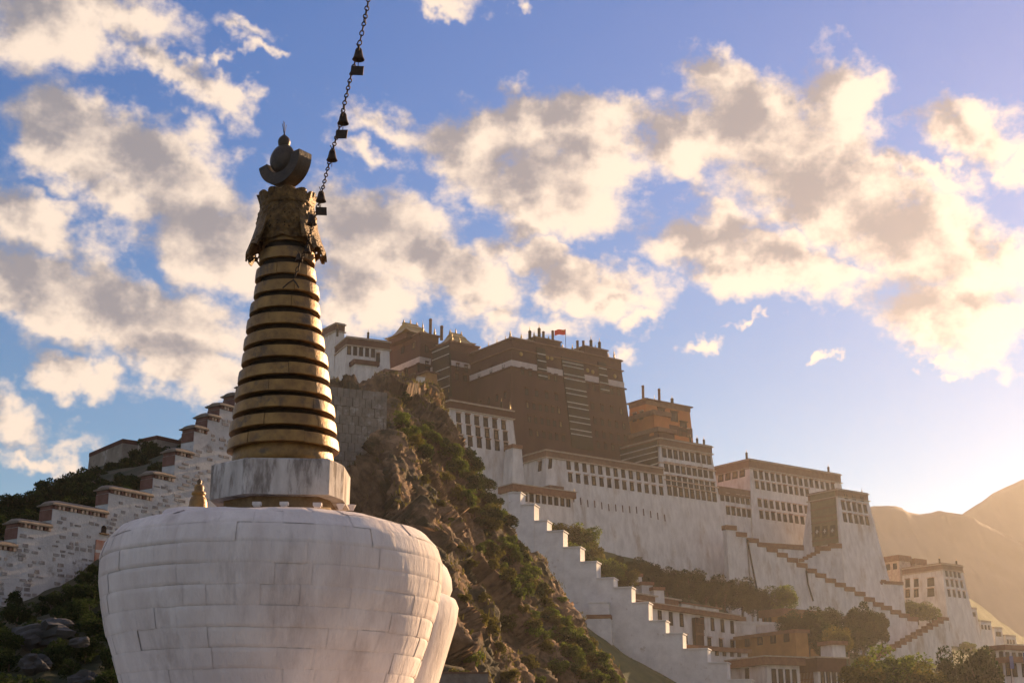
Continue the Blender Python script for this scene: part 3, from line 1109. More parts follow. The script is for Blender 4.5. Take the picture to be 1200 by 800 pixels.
# ---- white tower with four rows of windows
plane_w = (ww.O, ww.e2)
wt = Bld('white_tower', 'white tower with four rows of windows and flank hung with striped black curtain', (773, 514), 0, 833, 718, 54, .085, plane=(ww.O + ww.e2 * 1.0 - ww.e2 * 0, ww.e2))
wt.parapet(1.7, 'brown')
for y0, y1, s_ in ((528, 541, ()), (545, 557, ()), (560, 572, ()), (573, 584, ())):
    dx = (y0 - 528) * .14
    wt.row((778 + dx, y0), (831 + dx, y1), 9, 1.3, 2.5, 'white')
wt.band('string_course', 6.3, 6.6, .3, 'hood')
wt.band('string_course', 10.8, 11.1, .3, 'hood')
wt.curtain('w', [(722, 528), (771, 517), (772, 550), (722, 562)], [.18, .38, .58, .8])
for px_ in (811, 819, 827):
    wt.finial(wt.along(wt.e1, px_), .6, 2.2, .32, 'banner')
# ---- orange house on top
ob = Bld('orange_house', 'orange walled palace house with brown bays standing above the white tower', (757, 468), 392, 808, 738, 26, .05, wall='orange')
ob.band('frieze', .0, 1.3, .2, 'brown')
ob.band('cornice', -.3, 0, .8, 'brown')
ob.band('painted_band', 6.2, 9.5, .14, 'maroon')
for p in ((775, 484), (790, 488), (801, 500), (778, 500)):
    u, z = ob.hit(*p)
    ob.window('f', u, z, 2.6, 3.0, 'red')
ob.row((797, 505), (806, 508), 2, 1.0, 2.6, 'white')
for px_, k in ((756, 'post'), (775, 'post'), (790, 'banner')):
    ob.finial(ob.along(ob.e1, px_), .8, 4.0 if k == 'post' else 2.2, .45, k)
for yy in (2.0, 5.0):
    ob.finial(ob.W * .3, yy, 2.4, .25, 'spire')
ob2 = Bld('orange_wing', 'lower orange wing with projecting brown eave against the dark red wall', (766, 482), 380, 783, 736, 22, .04, wall='orange')
ob2.band('roof_slab', -.4, .9, .7, 'brown')
ob2.row((744, 487), (752, 488), 2, 1.5, 2.4, 'white', 'w')
ob3 = Bld('brown_terrace_house', 'brown terrace house with one orange panel between orange wing and curtain', (771, 502), 372, 790, 736, 18, .04, wall='red')
ob3.band('roof_slab', -.4, .8, .6, 'brown')
u, z = ob3.hit(764, 507, 'w')
b = MB()
b.box(-.8, .8, -.2, .1, -.9, .9)
loc, rot = ob3.place('w', u, z)
o = b.build('orange_panel', M['orange'], ob3.root)
o.location, o.rotation_euler = loc, rot

# ---- white palace
wp = Bld('white_palace', 'broad white palace with four rows of windows and hipped brown roofline', (878, 539), 408, 984, 838, 48, .085, cat='palace')
wp.parapet(2.2, 'brown')
wp.row((885, 555), (976, 571), 15, 1.3, 2.4)
wp.row((887, 567), (946, 578), 10, 1.3, 2.4)
wp.row((845, 560), (870, 553), 4, 2.0, 2.6, 'plain', 'w')
wp.row((890, 588), (945, 598), 9, 1.3, 2.4)
wp.row((892, 602), (947, 611), 9, 1.3, 2.4)
for px_ in (877, 973):
    wp.finial(wp.along(wp.e1, px_), .6, 2.4, .36, 'banner')
wl = Bld('white_palace_wing', 'lower white palace wing with brown roof and two rows of windows', (842, 571), 0, 884, 9.0, 40, .085, plane=(wp.O - wp.e2 * .25, wp.e2))
wl.band('roof_slab', -.4, 2.0, .5, 'brown')
wl.row((846, 581), (882, 588), 7, 1.3, 2.4)
wl.row((853, 597), (884, 603), 6, 1.3, 2.4)
# ---- eastern tower with verandas on its flank
et = Bld('white_east_tower', 'battered white tower with awning hung verandas on its flank', (981, 574), 398, 1016, 948, 46, .13)
et.parapet(1.7, 'brown')
et.row((988, 592), (1014, 596), 5, 1.3, 2.6)
et.row((990, 606), (1016, 610), 5, 1.3, 2.6)
et.row((991, 581), (1010, 584), 3, 1.2, 1.6, 'plain')
cu = et.curtain('w', [(950, 580), (979, 575), (983, 636), (953, 640)], [.14, .3, .46, .56, .74, .9], 'veranda', .3, .12, 'brown')
for k in range(3):
    u, z = et.hit(959 + k * 9, 623 - k * .7, 'w')
    b = MB()
    b.box(-.9, .9, -.12, .06, -1.6, 1.6, 0)
    b.box(-.5, .5, -.17, -.1, -.16, .16, 1)
    b.box(-.16, .16, -.18, -.1, -.6, .6, 1)
    loc, rot = et.place('w', u, z, .4)
    o = b.build('door_curtain', [M['curtain'], M['stripe']], et.root)
    o.location, o.rotation_euler = loc, rot
et.finial(et.along(et.e1, 1012), .5, 1.8, .25, 'spire')

# ---- far east building and its lean-tos
eb = Bld('white_corner_fort', 'white fort with brown roof and three tall window bays on its shaded flank', (1104, 661), 440, 1127, 1056, 34, .10)
eb.parapet(1.5, 'brown')
for y_ in (671, 680, 694):
    pass
for px_, ww_ in ((1064, 1.6), (1074, 1.6), (1091, 2.4)):
    for py_, h in ((683, 2.6), (695, 2.6)):
        u, z = eb.hit(px_, py_ - (px_ - 1064) * .05, 'w')
        eb.window('w', u, z, ww_, h, 'white')
eb.row((1109, 671), (1124, 674), 4, 1.0, 1.9)
eb.row((1110, 682), (1127, 685), 4, 1.0, 2.2)
eb.row((1112, 694), (1130, 697), 4, 1.0, 2.2)
for px_ in (1103, 1123):
    eb.finial(eb.along(eb.e1, px_), .5, 1.8, .28, 'banner')
for i, (a, y_, c_, w_, Y) in enumerate(((1053, 651, 1066, 1036, 452), (1072, 655, 1084, 1058, 456))):
    t = Bld('brown_roof_house', ['pinkish house with brown roof adjoining the battered tower', 'pinkish house with brown roof overlooking the white fort'][i], (a, y_), Y, c_, w_, 22, .04, wall='hood')
    t.band('roof_slab', -.3, 1.5, .4, 'cap')
    t.row((w_ + 5, y_ + 13), (a - 4, y_ + 12), 2, 1.4, 2.0, 'white', 'w')

# stepped ruins running down towards the plain
for i, (x0, y0, x1, Y, H) in enumerate(((1136, 712, 1144, 470, 14), (1146, 727, 1161, 474, 12), (1163, 735, 1174, 478, 10), (1176, 744, 1190, 482, 8), (1190, 755, 1206, 486, 8))):
    lab = ['crumbling white wall stub right against the white fort', 'roofless white house, second below the white fort', 'roofless white house, third below the white fort', 'roofless white house, fourth below the white fort', 'lowest roofless white house of the row below the fort'][i].replace('right ', '')
    t = Bld('ruined_house', lab, (x0 + 2, y0), Y, x1, x0, H, .05, cat='ruin', group='stepped white ruins below the fort')
    t.band('coping', -.3, .3, .2, 'stone')
    t.row((x0 + 5, y0 + 7), (x1 - 2, y0 + 8), 3, .9, 1.5, 'plain')


# ================================================================== STEPPED WALLS AND STAIRS
def stair_wall(name, label, tops, Yf, thick, drop, wallm, capm=None, cap_h=.9, slope=0.0):
    """tops = list of (x0, y0, x1) of each step's top edge; Yf(x) = distance; each step a part"""
    first = at(tops[0][0], tops[0][1], Yf(tops[0][0]))
    root = thing(name, label, 'wall', (first.x, first.y, first.z - drop))
    base = Vector(root.location)
    for (x0, y0, x1) in tops:
        a = at(x0, y0, Yf(x0)) - base
        e = at(x1, y0, Yf(x1)) - base
        dirv = Vector((e.x - a.x, e.y - a.y, 0))
        nrm = Vector((-dirv.y, dirv.x, 0)).normalized()
        if nrm.y < 0:
            nrm = -nrm
        b = MB()
        zb = a.z - drop
        bt = .04 * drop
        A, E = a, Vector((e.x, e.y, a.z))
        lo = [Vector((A.x, A.y, zb)) - nrm * bt, Vector((E.x, E.y, zb)) - nrm * bt, Vector((E.x, E.y, zb)) + nrm * thick, Vector((A.x, A.y, zb)) + nrm * thick]
        hi = [A, E, E + nrm * thick, A + nrm * thick]
        b.hexa(lo + hi)
        b.build('wall_section', M[wallm], root)
        c = MB()
        du = dirv.normalized() * .18
        q0, q1 = A - du - nrm * .2, E + du - nrm * .2
        q2, q3 = E + du + nrm * (thick + .2), A - du + nrm * (thick + .2)
        up = Vector((0, 0, cap_h))
        sk = Vector((0, 0, .012))
        c.hexa([q0 + sk, q1 + sk, q2 + sk, q3 + sk, q0 + up, q1 + up, q2 + up, q3 + up])
        c.build('coping', M[capm or wallm], root)
    return root


xs = [596, 610, 626, 641, 660, 680, 699, 719, 740, 760, 780, 800, 829, 852, 880]
ys = [578, 592, 611, 623, 642, 659, 678, 689, 707, 728, 743, 761, 777, 797]
stair_wall('stepped_wall', 'long whitewashed wall stepping steeply down the hillside past the shrubby crag',
           [(xs[i], ys[i], xs[i + 1]) for i in range(14)], lambda x: 299 - (x - 596) * .05, 4.0, 14, 'white2', None, .25)
tb2 = Bld('wall_hut', 'small lean-to with red brown coping against the stepped wall foot', (688, 722), 290, 715, 2.5, 8, .04, wall='white2', az=100)
tb2.band('coping', -.35, .45, .15, 'cap')
tb3 = Bld('wall_buttress', 'plain white buttress above the red brown lean-to', (690, 706), 291, 713, 2.0, 10, .04, wall='white2', az=100)
tb3.band('coping', -.2, .1, .12, 'white2')

# walls of the great stairs: brown coping blocks
sa = [(857, 618), (869, 626), (883, 633), (894, 638), (905, 644), (917, 650), (929, 656), (940, 662), (951, 668.5), (962, 674), (973.6, 680), (985, 685), (996, 690),
      (1008, 695.5), (1019, 702), (1029.5, 708), (1039, 712), (1050, 717), (1060, 721), (1070, 725)]
tops = [(sa[i][0] - 6, sa[i][1] + 2.2, sa[i][0] + 5.5) for i in range(len(sa))]
stair_wall('great_stair_wall', 'tall white stair wall with brown stepped coping below the white palace', tops,
           lambda x: 366 + (x - 857) * .12, 1.6, 24, 'white', 'cap', 1.2)
stair_wall('terrace_wall', 'white terrace wall with long brown coping below the white palace windows', [(888, 641, 941)], lambda x: 386 + (x - 888) * .1, 1.6, 12, 'white', 'cap', 1.4)
stair_wall('stair_flank', 'short stair flank climbing to the veranda court with brown coping',
           [(937 + k * 4.6, 658 - k * 2.4, 942 + k * 4.6) for k in range(5)], lambda x: 390 - (x - 937) * .05, 1.2, 12, 'white', 'cap', .9)
stair_wall('court_wall', 'white court wall with brown coping under the awning hung verandas', [(957, 645, 973), (973, 642, 986)], lambda x: 389, 1.6, 16, 'white', 'cap', 1.3)
stair_wall('return_stair_wall', 'white wall with brown coping climbing from the great stair to the fort',
           [(1008 + k * 4.2, 694 - k * 1.9, 1012.4 + k * 4.2) for k in range(7)] + [(1037, 684, 1058)], lambda x: 400 + (x - 1008) * .1, 1.4, 18, 'white', 'cap', .9)
stair_wall('ramp_wall', 'white ramp wall edged with sunlit brown coping blocks under the white fort',
           [(1018 + k * 6.2, 776 - k * 3.55, 1024.4 + k * 6.2) for k in range(15)], lambda x: 372 + (x - 1018) * .2, 1.5, 22, 'white', 'cap', .9)
stair_wall('ramp_inner_wall', 'plain white inner wall on the far side of the stair ramp', [(986 + k * 11, 769 - k * 4.6, 997.2 + k * 11) for k in range(8)], lambda x: 386 + (x - 986) * .2, 1.2, 10, 'white', 'white', .3)
# ramp surface between the two walls
b = MB()
q = [at(1020, 778, 373.6), at(1112, 726, 391), at(1085, 736, 404), at(990, 772, 388)]
b.hexa([v - Vector((0, 0, 3)) for v in q] + [v - Vector((0, 0, .6)) for v in q])
tag(b.build('path', M['drystone']), kind='structure')

# rain channels (dark vertical seams) on the stair wall
for i, pts in enumerate((((876, 632), (881, 660), (889, 700)), ((945, 668), (947, 684), (953, 704)))):
    b = MB()
    b.tube([at(x, y, 366 + (x - 857) * .12 - (.4 if k == 0 else 1.1 + .4 * k)) for k, (x, y) in enumerate(pts)], .22, 6)
    o = b.build('drain_pipe', M['frame'])
    tag(o, ['dark drain pipe down the white wall near its topmost steps', 'dark bent drain pipe down the middle of the white stair wall'][i], 'pipe', 'drain pipes on the great stair wall')

# ================================================================== LOWER HOUSES
la = Bld('two_storey_house', 'two storey white house with dark tall windows and wooden balcony by stepped wall', (741, 705), 302, 862, 6.0, 22, .02, az=40)
la.band('roof_slab', -.3, .7, .8, 'cap')
la.band('cornice', -.5, -.3, 1.0, 'stone')
la.row((773, 720), (858, 737), 8, 1.3, 2.9, 'plain', skip=(3,))
la.row((803, 747), (858, 756), 5, 1.3, 2.0, 'white', skip=(1,))
u, z = la.hit(816, 738)
b = MB()
b.box(-1.6, 1.6, -1.0, .0, -4.2, 2.6, 0)
for k in range(7):
    b.box(-1.6 + k * .5, -1.54 + k * .5, -1.12, -1.0, -4.2, 2.6, 1)
for zz in (-4.2, -1.1, -.8, 1.2, 2.5):
    b.box(-1.7, 1.7, -1.2, -.98, zz, zz + .14, 1)
b.build('balcony', [M['frame'], M['cap']], la.root, loc=(u, 0, z))
la.block('roof_lantern', la.W * .05, la.W * .5, 2.0, 6.0, -2.2, .0, 'cap')
la.block('roof_lantern_slab', la.W * .03, la.W * .52, 1.6, 6.4, -2.5, -2.2, 'stone')
la.block('roof_lantern', la.W * .55, la.W * .93, 2.6, 6.0, -1.8, .0, 'white')
la.block('roof_lantern_slab', la.W * .53, la.W * .95, 2.2, 6.4, -2.1, -1.8, 'cap')
lb = Bld('pillared_porch', 'low porch with brown slab roof below the two storey house', (808, 757), 296, 876, 4.0, 8, .02, az=52)
lb.band('roof_slab', -.3, .6, .7, 'cap')
lb.row((840, 764), (866, 766), 4, .9, 1.3, 'plain')
lc = Bld('wide_roof_house', 'white house with broad brown eave and four narrow windows', (898, 771), 290, 936, 834, 14, .02, az=66)
lc.band('roof_slab', -.3, 1.2, 1.0, 'cap')
lc.band('cornice', -.55, -.3, 1.2, 'stone')
lc.row((907, 792), (931, 794), 4, 1.0, 3.2, 'plain')
lc.row((853, 793), (876, 792), 2, 1.3, 3.0, 'plain', 'w')
ld = Bld('brown_roof_shop', 'small house with red brown roof and lattice front next to broad eave house', (958, 772), 292, 988, 936, 14, .02, az=66)
ld.band('roof_slab', -.3, 2.4, .5, 'maroon')
ld.band('cornice', -.55, -.3, .9, 'stone')
ld.row((964, 793), (984, 796), 4, .9, 3.0, 'plain')
u, z = ld.hit(947, 788, 'w')
b = MB()
for k in range(9):
    b.box(-2.2 + k * .5, -2.05 + k * .5, -.3, -.15, -2.5, 2.0)
for zz in (-2.5, -1.4, .6, 1.9):
    b.box(-2.3, 2.1, -.36, -.12, zz, zz + .16)
loc, rot = ld.place('w', u, z)
o = b.build('lattice', M['cap'], ld.root)
o.location, o.rotation_euler = loc, rot
le = Bld('ochre_house', 'ochre house with three dark windows behind the broad eave house', (932, 738), 312, 946, 862, 16, .02, az=62, wall='ochre')
le.band('roof_slab', -.25, .5, .4, 'cap')
le.row((876, 749), (922, 746), 4, 1.7, 2.6, 'plain', 'w')
le.block('roof_hut', 1.0, 5.0, le.D * .35, le.D * .7, -2.2, -.2, 'white')
lf = Bld('long_ochre_house', 'long ochre hall with brown roof standing among trees under the stair wall', (918, 714), 342, 965, 893, 14, .02, wall='ochre')
lf.band('roof_slab', -.35, 1.4, .6, 'cap')
lf.row((924, 724), (962, 731), 7, 1.0, 2.6, 'plain')
lf.row((900, 724), (908, 723), 1, 2.2, 2.6, 'plain', 'w')
lg = Bld('white_yard_wall', 'white yard wall with brown coping piece between ochre houses', (842, 728), 338, 935, 4.0, 14, .02, az=72)
lg.band('coping', -.3, .3, .2, 'white')
lg.block('brown_coping', lg.W * .02, lg.W * .34, -.35, 1.0, -1.3, -.32, 'cap')
for i, (a, y_, c_, Y) in enumerate(((737, 673, 752, 314), (752, 683, 765, 313), (766, 689, 778, 312))):
    t = Bld('garden_hut', ['tall garden hut with flat brown cap, topmost of three by the stepped wall', 'flat capped garden hut, middle of three by the stepped wall', 'flat capped garden hut, lowest of three by the stepped wall'][i], (a, y_), Y, c_, 2.6, 10, .02, az=70, group='flat capped huts behind the stepped wall')
    t.band('coping', -.35, .35, .25, 'cap')
lm = Bld('flat_roof_hut', 'narrow white hut with red brown slab roof beside pollard trees', (975, 752), 300, 990, 4.0, 10, .02, az=66)
lm.band('roof_slab', -.3, .5, .5, 'cap')
for i, (a, y_, c_, w_, Y) in enumerate(((1186, 771, 1215, 1168, 235), (1178, 757, 1200, 1160, 268))):
    t = Bld('roadside_house', ['white roadside house with brown eaves hung with a blue banner', 'pale roadside house peeping above the one with blue banner'][i], (a, y_), Y, c_, w_, 14, .02, az=60)
    t.band('roof_slab', -.3, .6, .5, 'cap')
    t.row((a + 3, y_ + 13), (c_ - 4, y_ + 15), 3, .9, 2.2, 'plain')
    t.row((w_ + 5, y_ + 13), (a - 4, y_ + 13), 2, .9, 2.2, 'plain', 'w')
for i, (x, y0, y1, Y) in enumerate(((1183, 768, 783, 230), (1199, 764, 776, 232))):
    p0, p1 = at(x, y0, Y), at(x, y1, Y)
    bn = thing('blue_banner', ['narrow blue banner hanging before the white roadside house', 'narrow blue banner at the far end of the roadside house'][i], 'banner', (p0.x, p0.y, p1.z - 3))
    b = MB()
    b.tube([(0, .1, -6), (0, .1, p0.z - p1.z + 3.2)], .05, 6)
    b.build('pole', M['rust'], bn)
    b = MB()
    b.box(-.02, .55, -.03, .03, 3, p0.z - p1.z + 3)
    b.build('cloth', M['blue'], bn)

# ================================================================== CRAG AND HILLSIDE WALLS
# retaining wall on top of the crag
t = thing('retaining_wall', 'rough grey masonry retaining wall on the shaded top of the crag', 'wall', at(457, 530, 180))
base = Vector(t.location)
p0, p1 = at(388, 452, 178) - base, at(454, 455, 181) - base
b = MB()
dv = Vector((p1.x - p0.x, p1.y - p0.y, 0)).normalized()
nn = Vector((-dv.y, dv.x, 0))
zt0, zt1 = p0.z, at(454, 460, 181).z - base.z
NX, NZ = 9, 9
for j in range(NZ):
    z1_ = j / NZ
    z2_ = (j + 1) / NZ
    off_ = .5 * (j % 2)
    for i in range(-1, NX):
        a0_, a1_ = max(0, (i + off_) / NX), min(1, (i + 1 + off_) / NX)
        if a1_ - a0_ < .02:
            continue
        L = (p1 - p0).length
        zl = min(zt0, zt1)
        hgt = zl + 2.5
        q0, q1 = p0 + dv * (L * a0_ + .03), p0 + dv * (L * a1_ - .03)
        pr = rnd.uniform(-.08, .1)
        s_ = MB()
        A = Vector((q0.x, q0.y, 0)) - nn * pr
        E = Vector((q1.x, q1.y, 0)) - nn * pr
        za, zb = zl - hgt * (1 - z1_) + .03, zl - hgt * (1 - z2_)
        lo = [A + Vector((0, 0, za)), E + Vector((0, 0, za)), E + nn * .7 + Vector((0, 0, za)), A + nn * .7 + Vector((0, 0, za))]
        s_.hexa(lo + [v + Vector((0, 0, zb - za)) for v in lo])
        s_.build('stone', M['drystone'], t)
A, E = Vector((p0.x, p0.y, 0)) + nn * .3, Vector((p1.x, p1.y, 0)) + nn * .3 - dv * .1
b.hexa([Vector((A.x, A.y, zl - hgt)), Vector((E.x, E.y, zl - hgt)), Vector((E.x, E.y, zl - hgt)) + nn * 2.6, Vector((A.x, A.y, zl - hgt)) + nn * 2.6,
        Vector((A.x, A.y, zl - .2)), Vector((E.x, E.y, zl - .2)), Vector((E.x, E.y, zl - .2)) + nn * 2.6, Vector((A.x, A.y, zl - .2)) + nn * 2.6])
b.build('core', M['drystone'], t)

# stepped masonry wall climbing the dark slope
WALL_AZ = 35.0
w1 = Vector((math.sin(R(WALL_AZ)), math.cos(R(WALL_AZ)), 0))
wn_ = Vector((-w1.y, w1.x, 0))      # into the hill
WO = at(0, 633, 60)
SEG = [(-60, 22, 652), (-8, 28, 637), (22, 74, 613), (62, 134, 594), (128, 188, 575), (180, 212, 555), (206, 236, 528), (228, 259, 501), (244, 272, 487), (258, 290, 475), (276, 306, 463), (292, 322, 452), (308, 360, 442)]
hw = thing('hillside_wall', 'old stepped stone wall with clay coping climbing the dark slope', 'wall', (WO.x, WO.y, WO.z - 6), math.pi / 2 - R(WALL_AZ))
hwz = WO.z - 6
dent = MB()
for k, (xa, xb, yt) in enumerate(SEG):
    pa, pb = ray_plane(xa, yt, WO, wn_), ray_plane(xb, yt, WO, wn_)
    ua, ub = (pa - WO).dot(w1), (pb - WO).dot(w1)
    zt = pa.z - hwz
    zt = ray_plane((xa + xb) / 2, yt + 8, WO, wn_).z - hwz
    H = 8.5
    un = ub if k + 1 == len(SEG) else (ray_plane(SEG[k + 1][0], SEG[k + 1][2], WO, wn_) - WO).dot(w1)
    sec = MB()
    sec.box(ua, un, 0, .9, zt - H, zt, 0, b=.0)
    sec = sec.build('wall_section', M['wallwash'], hw)
    b = MB()   # clay coping, hipped
    z = zt + .16
    th = .22
    b.box(ua - .1, un + .02, -.12, 1.02, z, z + .06)
    sec_ = [(-.12, .061), (-.06, .14), (.08, .22), (.28, .28), (.62, .28), (.82, .22), (.96, .14), (1.02, .061)]
    ends = [(ua - .1, .25), (ua + .05, .75), (ua + .4, 1.0), (un - .1, 1.0), (un + .02, .9)]
    vs_ = [(x_, y_ if q_ > .3 else y_ * .9, z + .061 + (h_ - .061) * q_ + rnd.uniform(-.015, .015)) for x_, q_ in ends for y_, h_ in sec_]
    ns_ = len(sec_)
    b.add(vs_, [(i * ns_ + j, i * ns_ + j + 1, (i + 1) * ns_ + j + 1, (i + 1) * ns_ + j) for i in range(len(ends) - 1) for j in range(ns_ - 1)] + [tuple(range(ns_ - 1, -1, -1)), tuple((len(ends) - 1) * ns_ + j for j in range(ns_))])
    b.build('coping', M['clay'], hw)
    b = MB()
    ub = un
    nd = max(4, int((ub - ua) / .2))
    for i in range(nd):
        u = ua + (ub - ua) * (i + .5) / nd
        b.box(u - .06, u + .06, -.05 - rnd.random() * .03, .2, zt + .005, zt + .155, i % 3 == 0)
    b.box(ua - .02, ub + .02, .05, .85, zt + .002, zt + .158, 1)
    b.build('eave_stone', [M['hood'], M['redstone']], hw)
    b = MB()
    b.box(ua - .025, ua - .003, .02, .88, zt - .5, zt - .02)
    b.build('red_panel', M['redstone'], hw)
    if k < 6:
        rows = 15 if k > 1 else 13
        for j in range(rows):
            z = zt - .42 - j * .205
            u = ua + rnd.uniform(.05, .4)
            while u < ub - .25:
                wd = rnd.uniform(.14, .36)
                if rnd.random() < .46 and u + wd < ub - .05:
                    hgt = rnd.uniform(.07, .16)
                    s_ = MB()
                    jx = [rnd.uniform(-.025, .025) for _ in range(4)]
                    s_.hexa([(u + jx[0], -.02, z + jx[3]), (u + wd + jx[1], -.02, z + jx[0]), (u + wd, .1, z), (u, .1, z),
                             (u + jx[2], -.03, z + hgt), (u + wd + jx[3], -.03, z + hgt + jx[1]), (u + wd, .1, z + hgt), (u, .1, z + hgt)])
                    s_.build('stone', M['dstone'], sec)
                u += wd + rnd.uniform(.08, .16)
    else:
        s_ = MB()
        for j in range(14):
            z = zt - .4 - j * .205
            u = ua + rnd.uniform(.02, .3)
            while u < ub - .2:
                wd = rnd.uniform(.2, .45)
                if rnd.random() < .5 and u + wd < ub - .03:
                    s_.box(u, u + wd, -.03, .1, z, z + rnd.uniform(.08, .14))
                u += wd + rnd.uniform(.06, .14)
        so_ = s_.build('stonework', M['dstone'], sec)
        so_['kind'] = 'stuff'
# mural panel and niche on the wall
mu0, mu1 = ray_plane(112, 632, WO, wn_), ray_plane(126, 660, WO, wn_)
ua, ub = (mu0 - WO).dot(w1), (mu1 - WO).dot(w1)
b = MB()
b.box(ua, ub, -.05, -.004, mu1.z - hwz, mu0.z - hwz, 0)
b.box(ua, ub, -.052, -.045, mu1.z - hwz + .42 * (mu0.z - mu1.z), mu1.z - hwz + .55 * (mu0.z - mu1.z), 1)
b.build('mural', [M['paint'], M['wallwash']], hw)
ni = ray_plane(121, 622, WO, wn_)
u = (ni - WO).dot(w1)
b = MB()
b.box(u - .22, u + .22, -.14, .0, ni.z - hwz - .16, ni.z - hwz - .10, 1)
b.box(u - .12, u + .12, -.06, .0, ni.z - hwz - .10, ni.z - hwz + .16, 0)
b.lathe([(.12, 0), (.10, .05), (.02, .1)], 10, 0, off=(u, -.02, ni.z - hwz + .16))
b.build('niche', [M['frame'], M['wood']], hw)

# fort walls on the ridge
fw = Bld('ridge_fort', 'plain grey fort wall with maroon band on the shrubby ridge', (144, 514), 146, 170, 105, 9, .02, az=52, wall='drystone')
fw.band('frieze', .0, .45, .05, 'maroon')
fw2 = Bld('ridge_fort', 'short grey fort wall joining the stepped wall near its crest', (184, 510), 142, 226, 3.0, 8, .02, az=38, wall='drystone')
fw2.band('frieze', .0, .4, .05, 'maroon')

# low brown wall and rubbish at the foot of the crag
t = Bld('low_brown_wall', 'low brown mud wall at the foot of the crag beside the rear stupa', (515, 788), 66, 572, 1.2, 3, .0, az=84, wall='clay', cat='wall')
t.band('coping', -.05, .02, .05, 'brown')


# ================================================================== THE STUPA
SY = 21.0
AX = at(320, 690, SY).x


def zpx(py, x=325):
    return at(x, py, SY).z


def rpx(p, py):
    q = at(325, py, SY) - CAM
    return p * (q.y * CP + q.z * SP) / FPX


st = thing('stupa', 'big white stupa with gilded ring spire, canopy, crescent and sun', 'stupa', (AX, SY, 0))
# plinth under the vase, stepped, below the frame
b = MB()
zb = zpx(860)
for k in range(4):
    h0 = zb * k / 4
    w_ = 4.6 - k * .45
    b.box(-w_, w_, -w_, w_, h0, zb * (k + 1) / 4)
b.build('plinth', M['lime'], st)
outline = [(860, 150), (830, 160), (798, 170), (775, 177.5), (748, 186), (713, 193.5), (683, 197), (660, 197), (642, 191), (628, 177), (621.5, 158), (618, 136), (615.5, 104), (613.5, 70), (612.5, 40)]
prof = [(rpx(r, y), zpx(y)) for y, r in outline]
b = MB()
inner = [(max(.05, r - .035), z - .0) for r, z in prof]
inner[-1] = (.05, inner[-1][1] - .03)
b.lathe(inner, 72)
dome = b.build('dome', M['lime_joint'], st, True)
# masonry courses: whitewashed blocks
pr = np.array(prof)
dl = np.r_[0, np.cumsum(np.linalg.norm(np.diff(pr, axis=0), axis=1))]
NC = 17
rear = MB()
cuts = np.linspace(0, dl[-1] * .985, NC + 1)
for c in range(NC):
    t0, t1 = cuts[c], cuts[c + 1]
    rmid = np.interp((t0 + t1) / 2, dl, pr[:, 0])
    nb = 34 if rmid > 1.4 else 18
    a = rnd.random() * .2
    angs = [a]
    ws_ = [rnd.uniform(.7, 1.3) for _ in range(nb)]
    tot = sum(ws_)
    for w_ in ws_:
        angs.append(angs[-1] + 2 * math.pi * w_ / tot)
    for i in range(nb):
        A0, A1 = angs[i], angs[i + 1]
        nu, nv = 9, 7
        base_p = rnd.uniform(-.006, .008)
        V = []
        for jj in range(nv):
            for ii in range(nu):
                u, v = ii / (nu - 1), jj / (nv - 1)
                # edges bunched close to the joints
                uu = .5 - .5 * math.copysign(abs(1 - 2 * u) ** .6, 1 - 2 * u)
                vv = .5 - .5 * math.copysign(abs(1 - 2 * v) ** .6, 1 - 2 * v)
                tt = t0 + (t1 - t0) * vv
                rr, zz = np.interp(tt, dl, pr[:, 0]), np.interp(tt, dl, pr[:, 1])
                s2 = np.interp(min(tt + .03, dl[-1]), dl, pr[:, 0]) - np.interp(max(tt - .03, 0), dl, pr[:, 0])
                c2 = np.interp(min(tt + .03, dl[-1]), dl, pr[:, 1]) - np.interp(max(tt - .03, 0), dl, pr[:, 1])
                ln = math.hypot(s2, c2)
                nr, nz = c2 / ln, -s2 / ln
                V.append((A0 + (A1 - A0) * uu, rr, zz, nr, nz, u, v))
        pts = np.array([(r_ * math.cos(a_), r_ * math.sin(a_), z_) for a_, r_, z_, *_ in V])
        nz_ = fbm(pts * 1.6, 3)
        big = fbm(pts * .9 + 31, 2)
        vs = []
        for (a_, r_, z_, nr, nzz, u, v), n1, n2 in zip(V, nz_, big):
            dd = base_p + .022 * n1
            if v in (0.0, 1.0):
                dd -= .004 + .030 * max(0, n2 + .1)
            if u in (0.0, 1.0):
                dd -= .001 + .016 * max(0, n1)
            r2, z2 = r_ + nr * dd, z_ + nzz * dd
            vs.append((r2 * math.cos(a_), r2 * math.sin(a_), z2))
        bb = MB()
        bb.add(vs, [(jj * nu + ii, jj * nu + ii + 1, (jj + 1) * nu + ii + 1, (jj + 1) * nu + ii) for jj in range(nv - 1) for ii in range(nu - 1)])
        am = (A0 + A1) / 2
        if math.sin(am) < .12 and np.interp((t0 + t1) / 2, dl, pr[:, 1]) > zpx(818):
            bb.build('stone_block', M['lime'], dome, True)
        else:
            rear.add(bb.v, bb.f)

ro_ = rear.build('rear_masonry', M['lime'], dome, True)
ro_['kind'] = 'stuff'
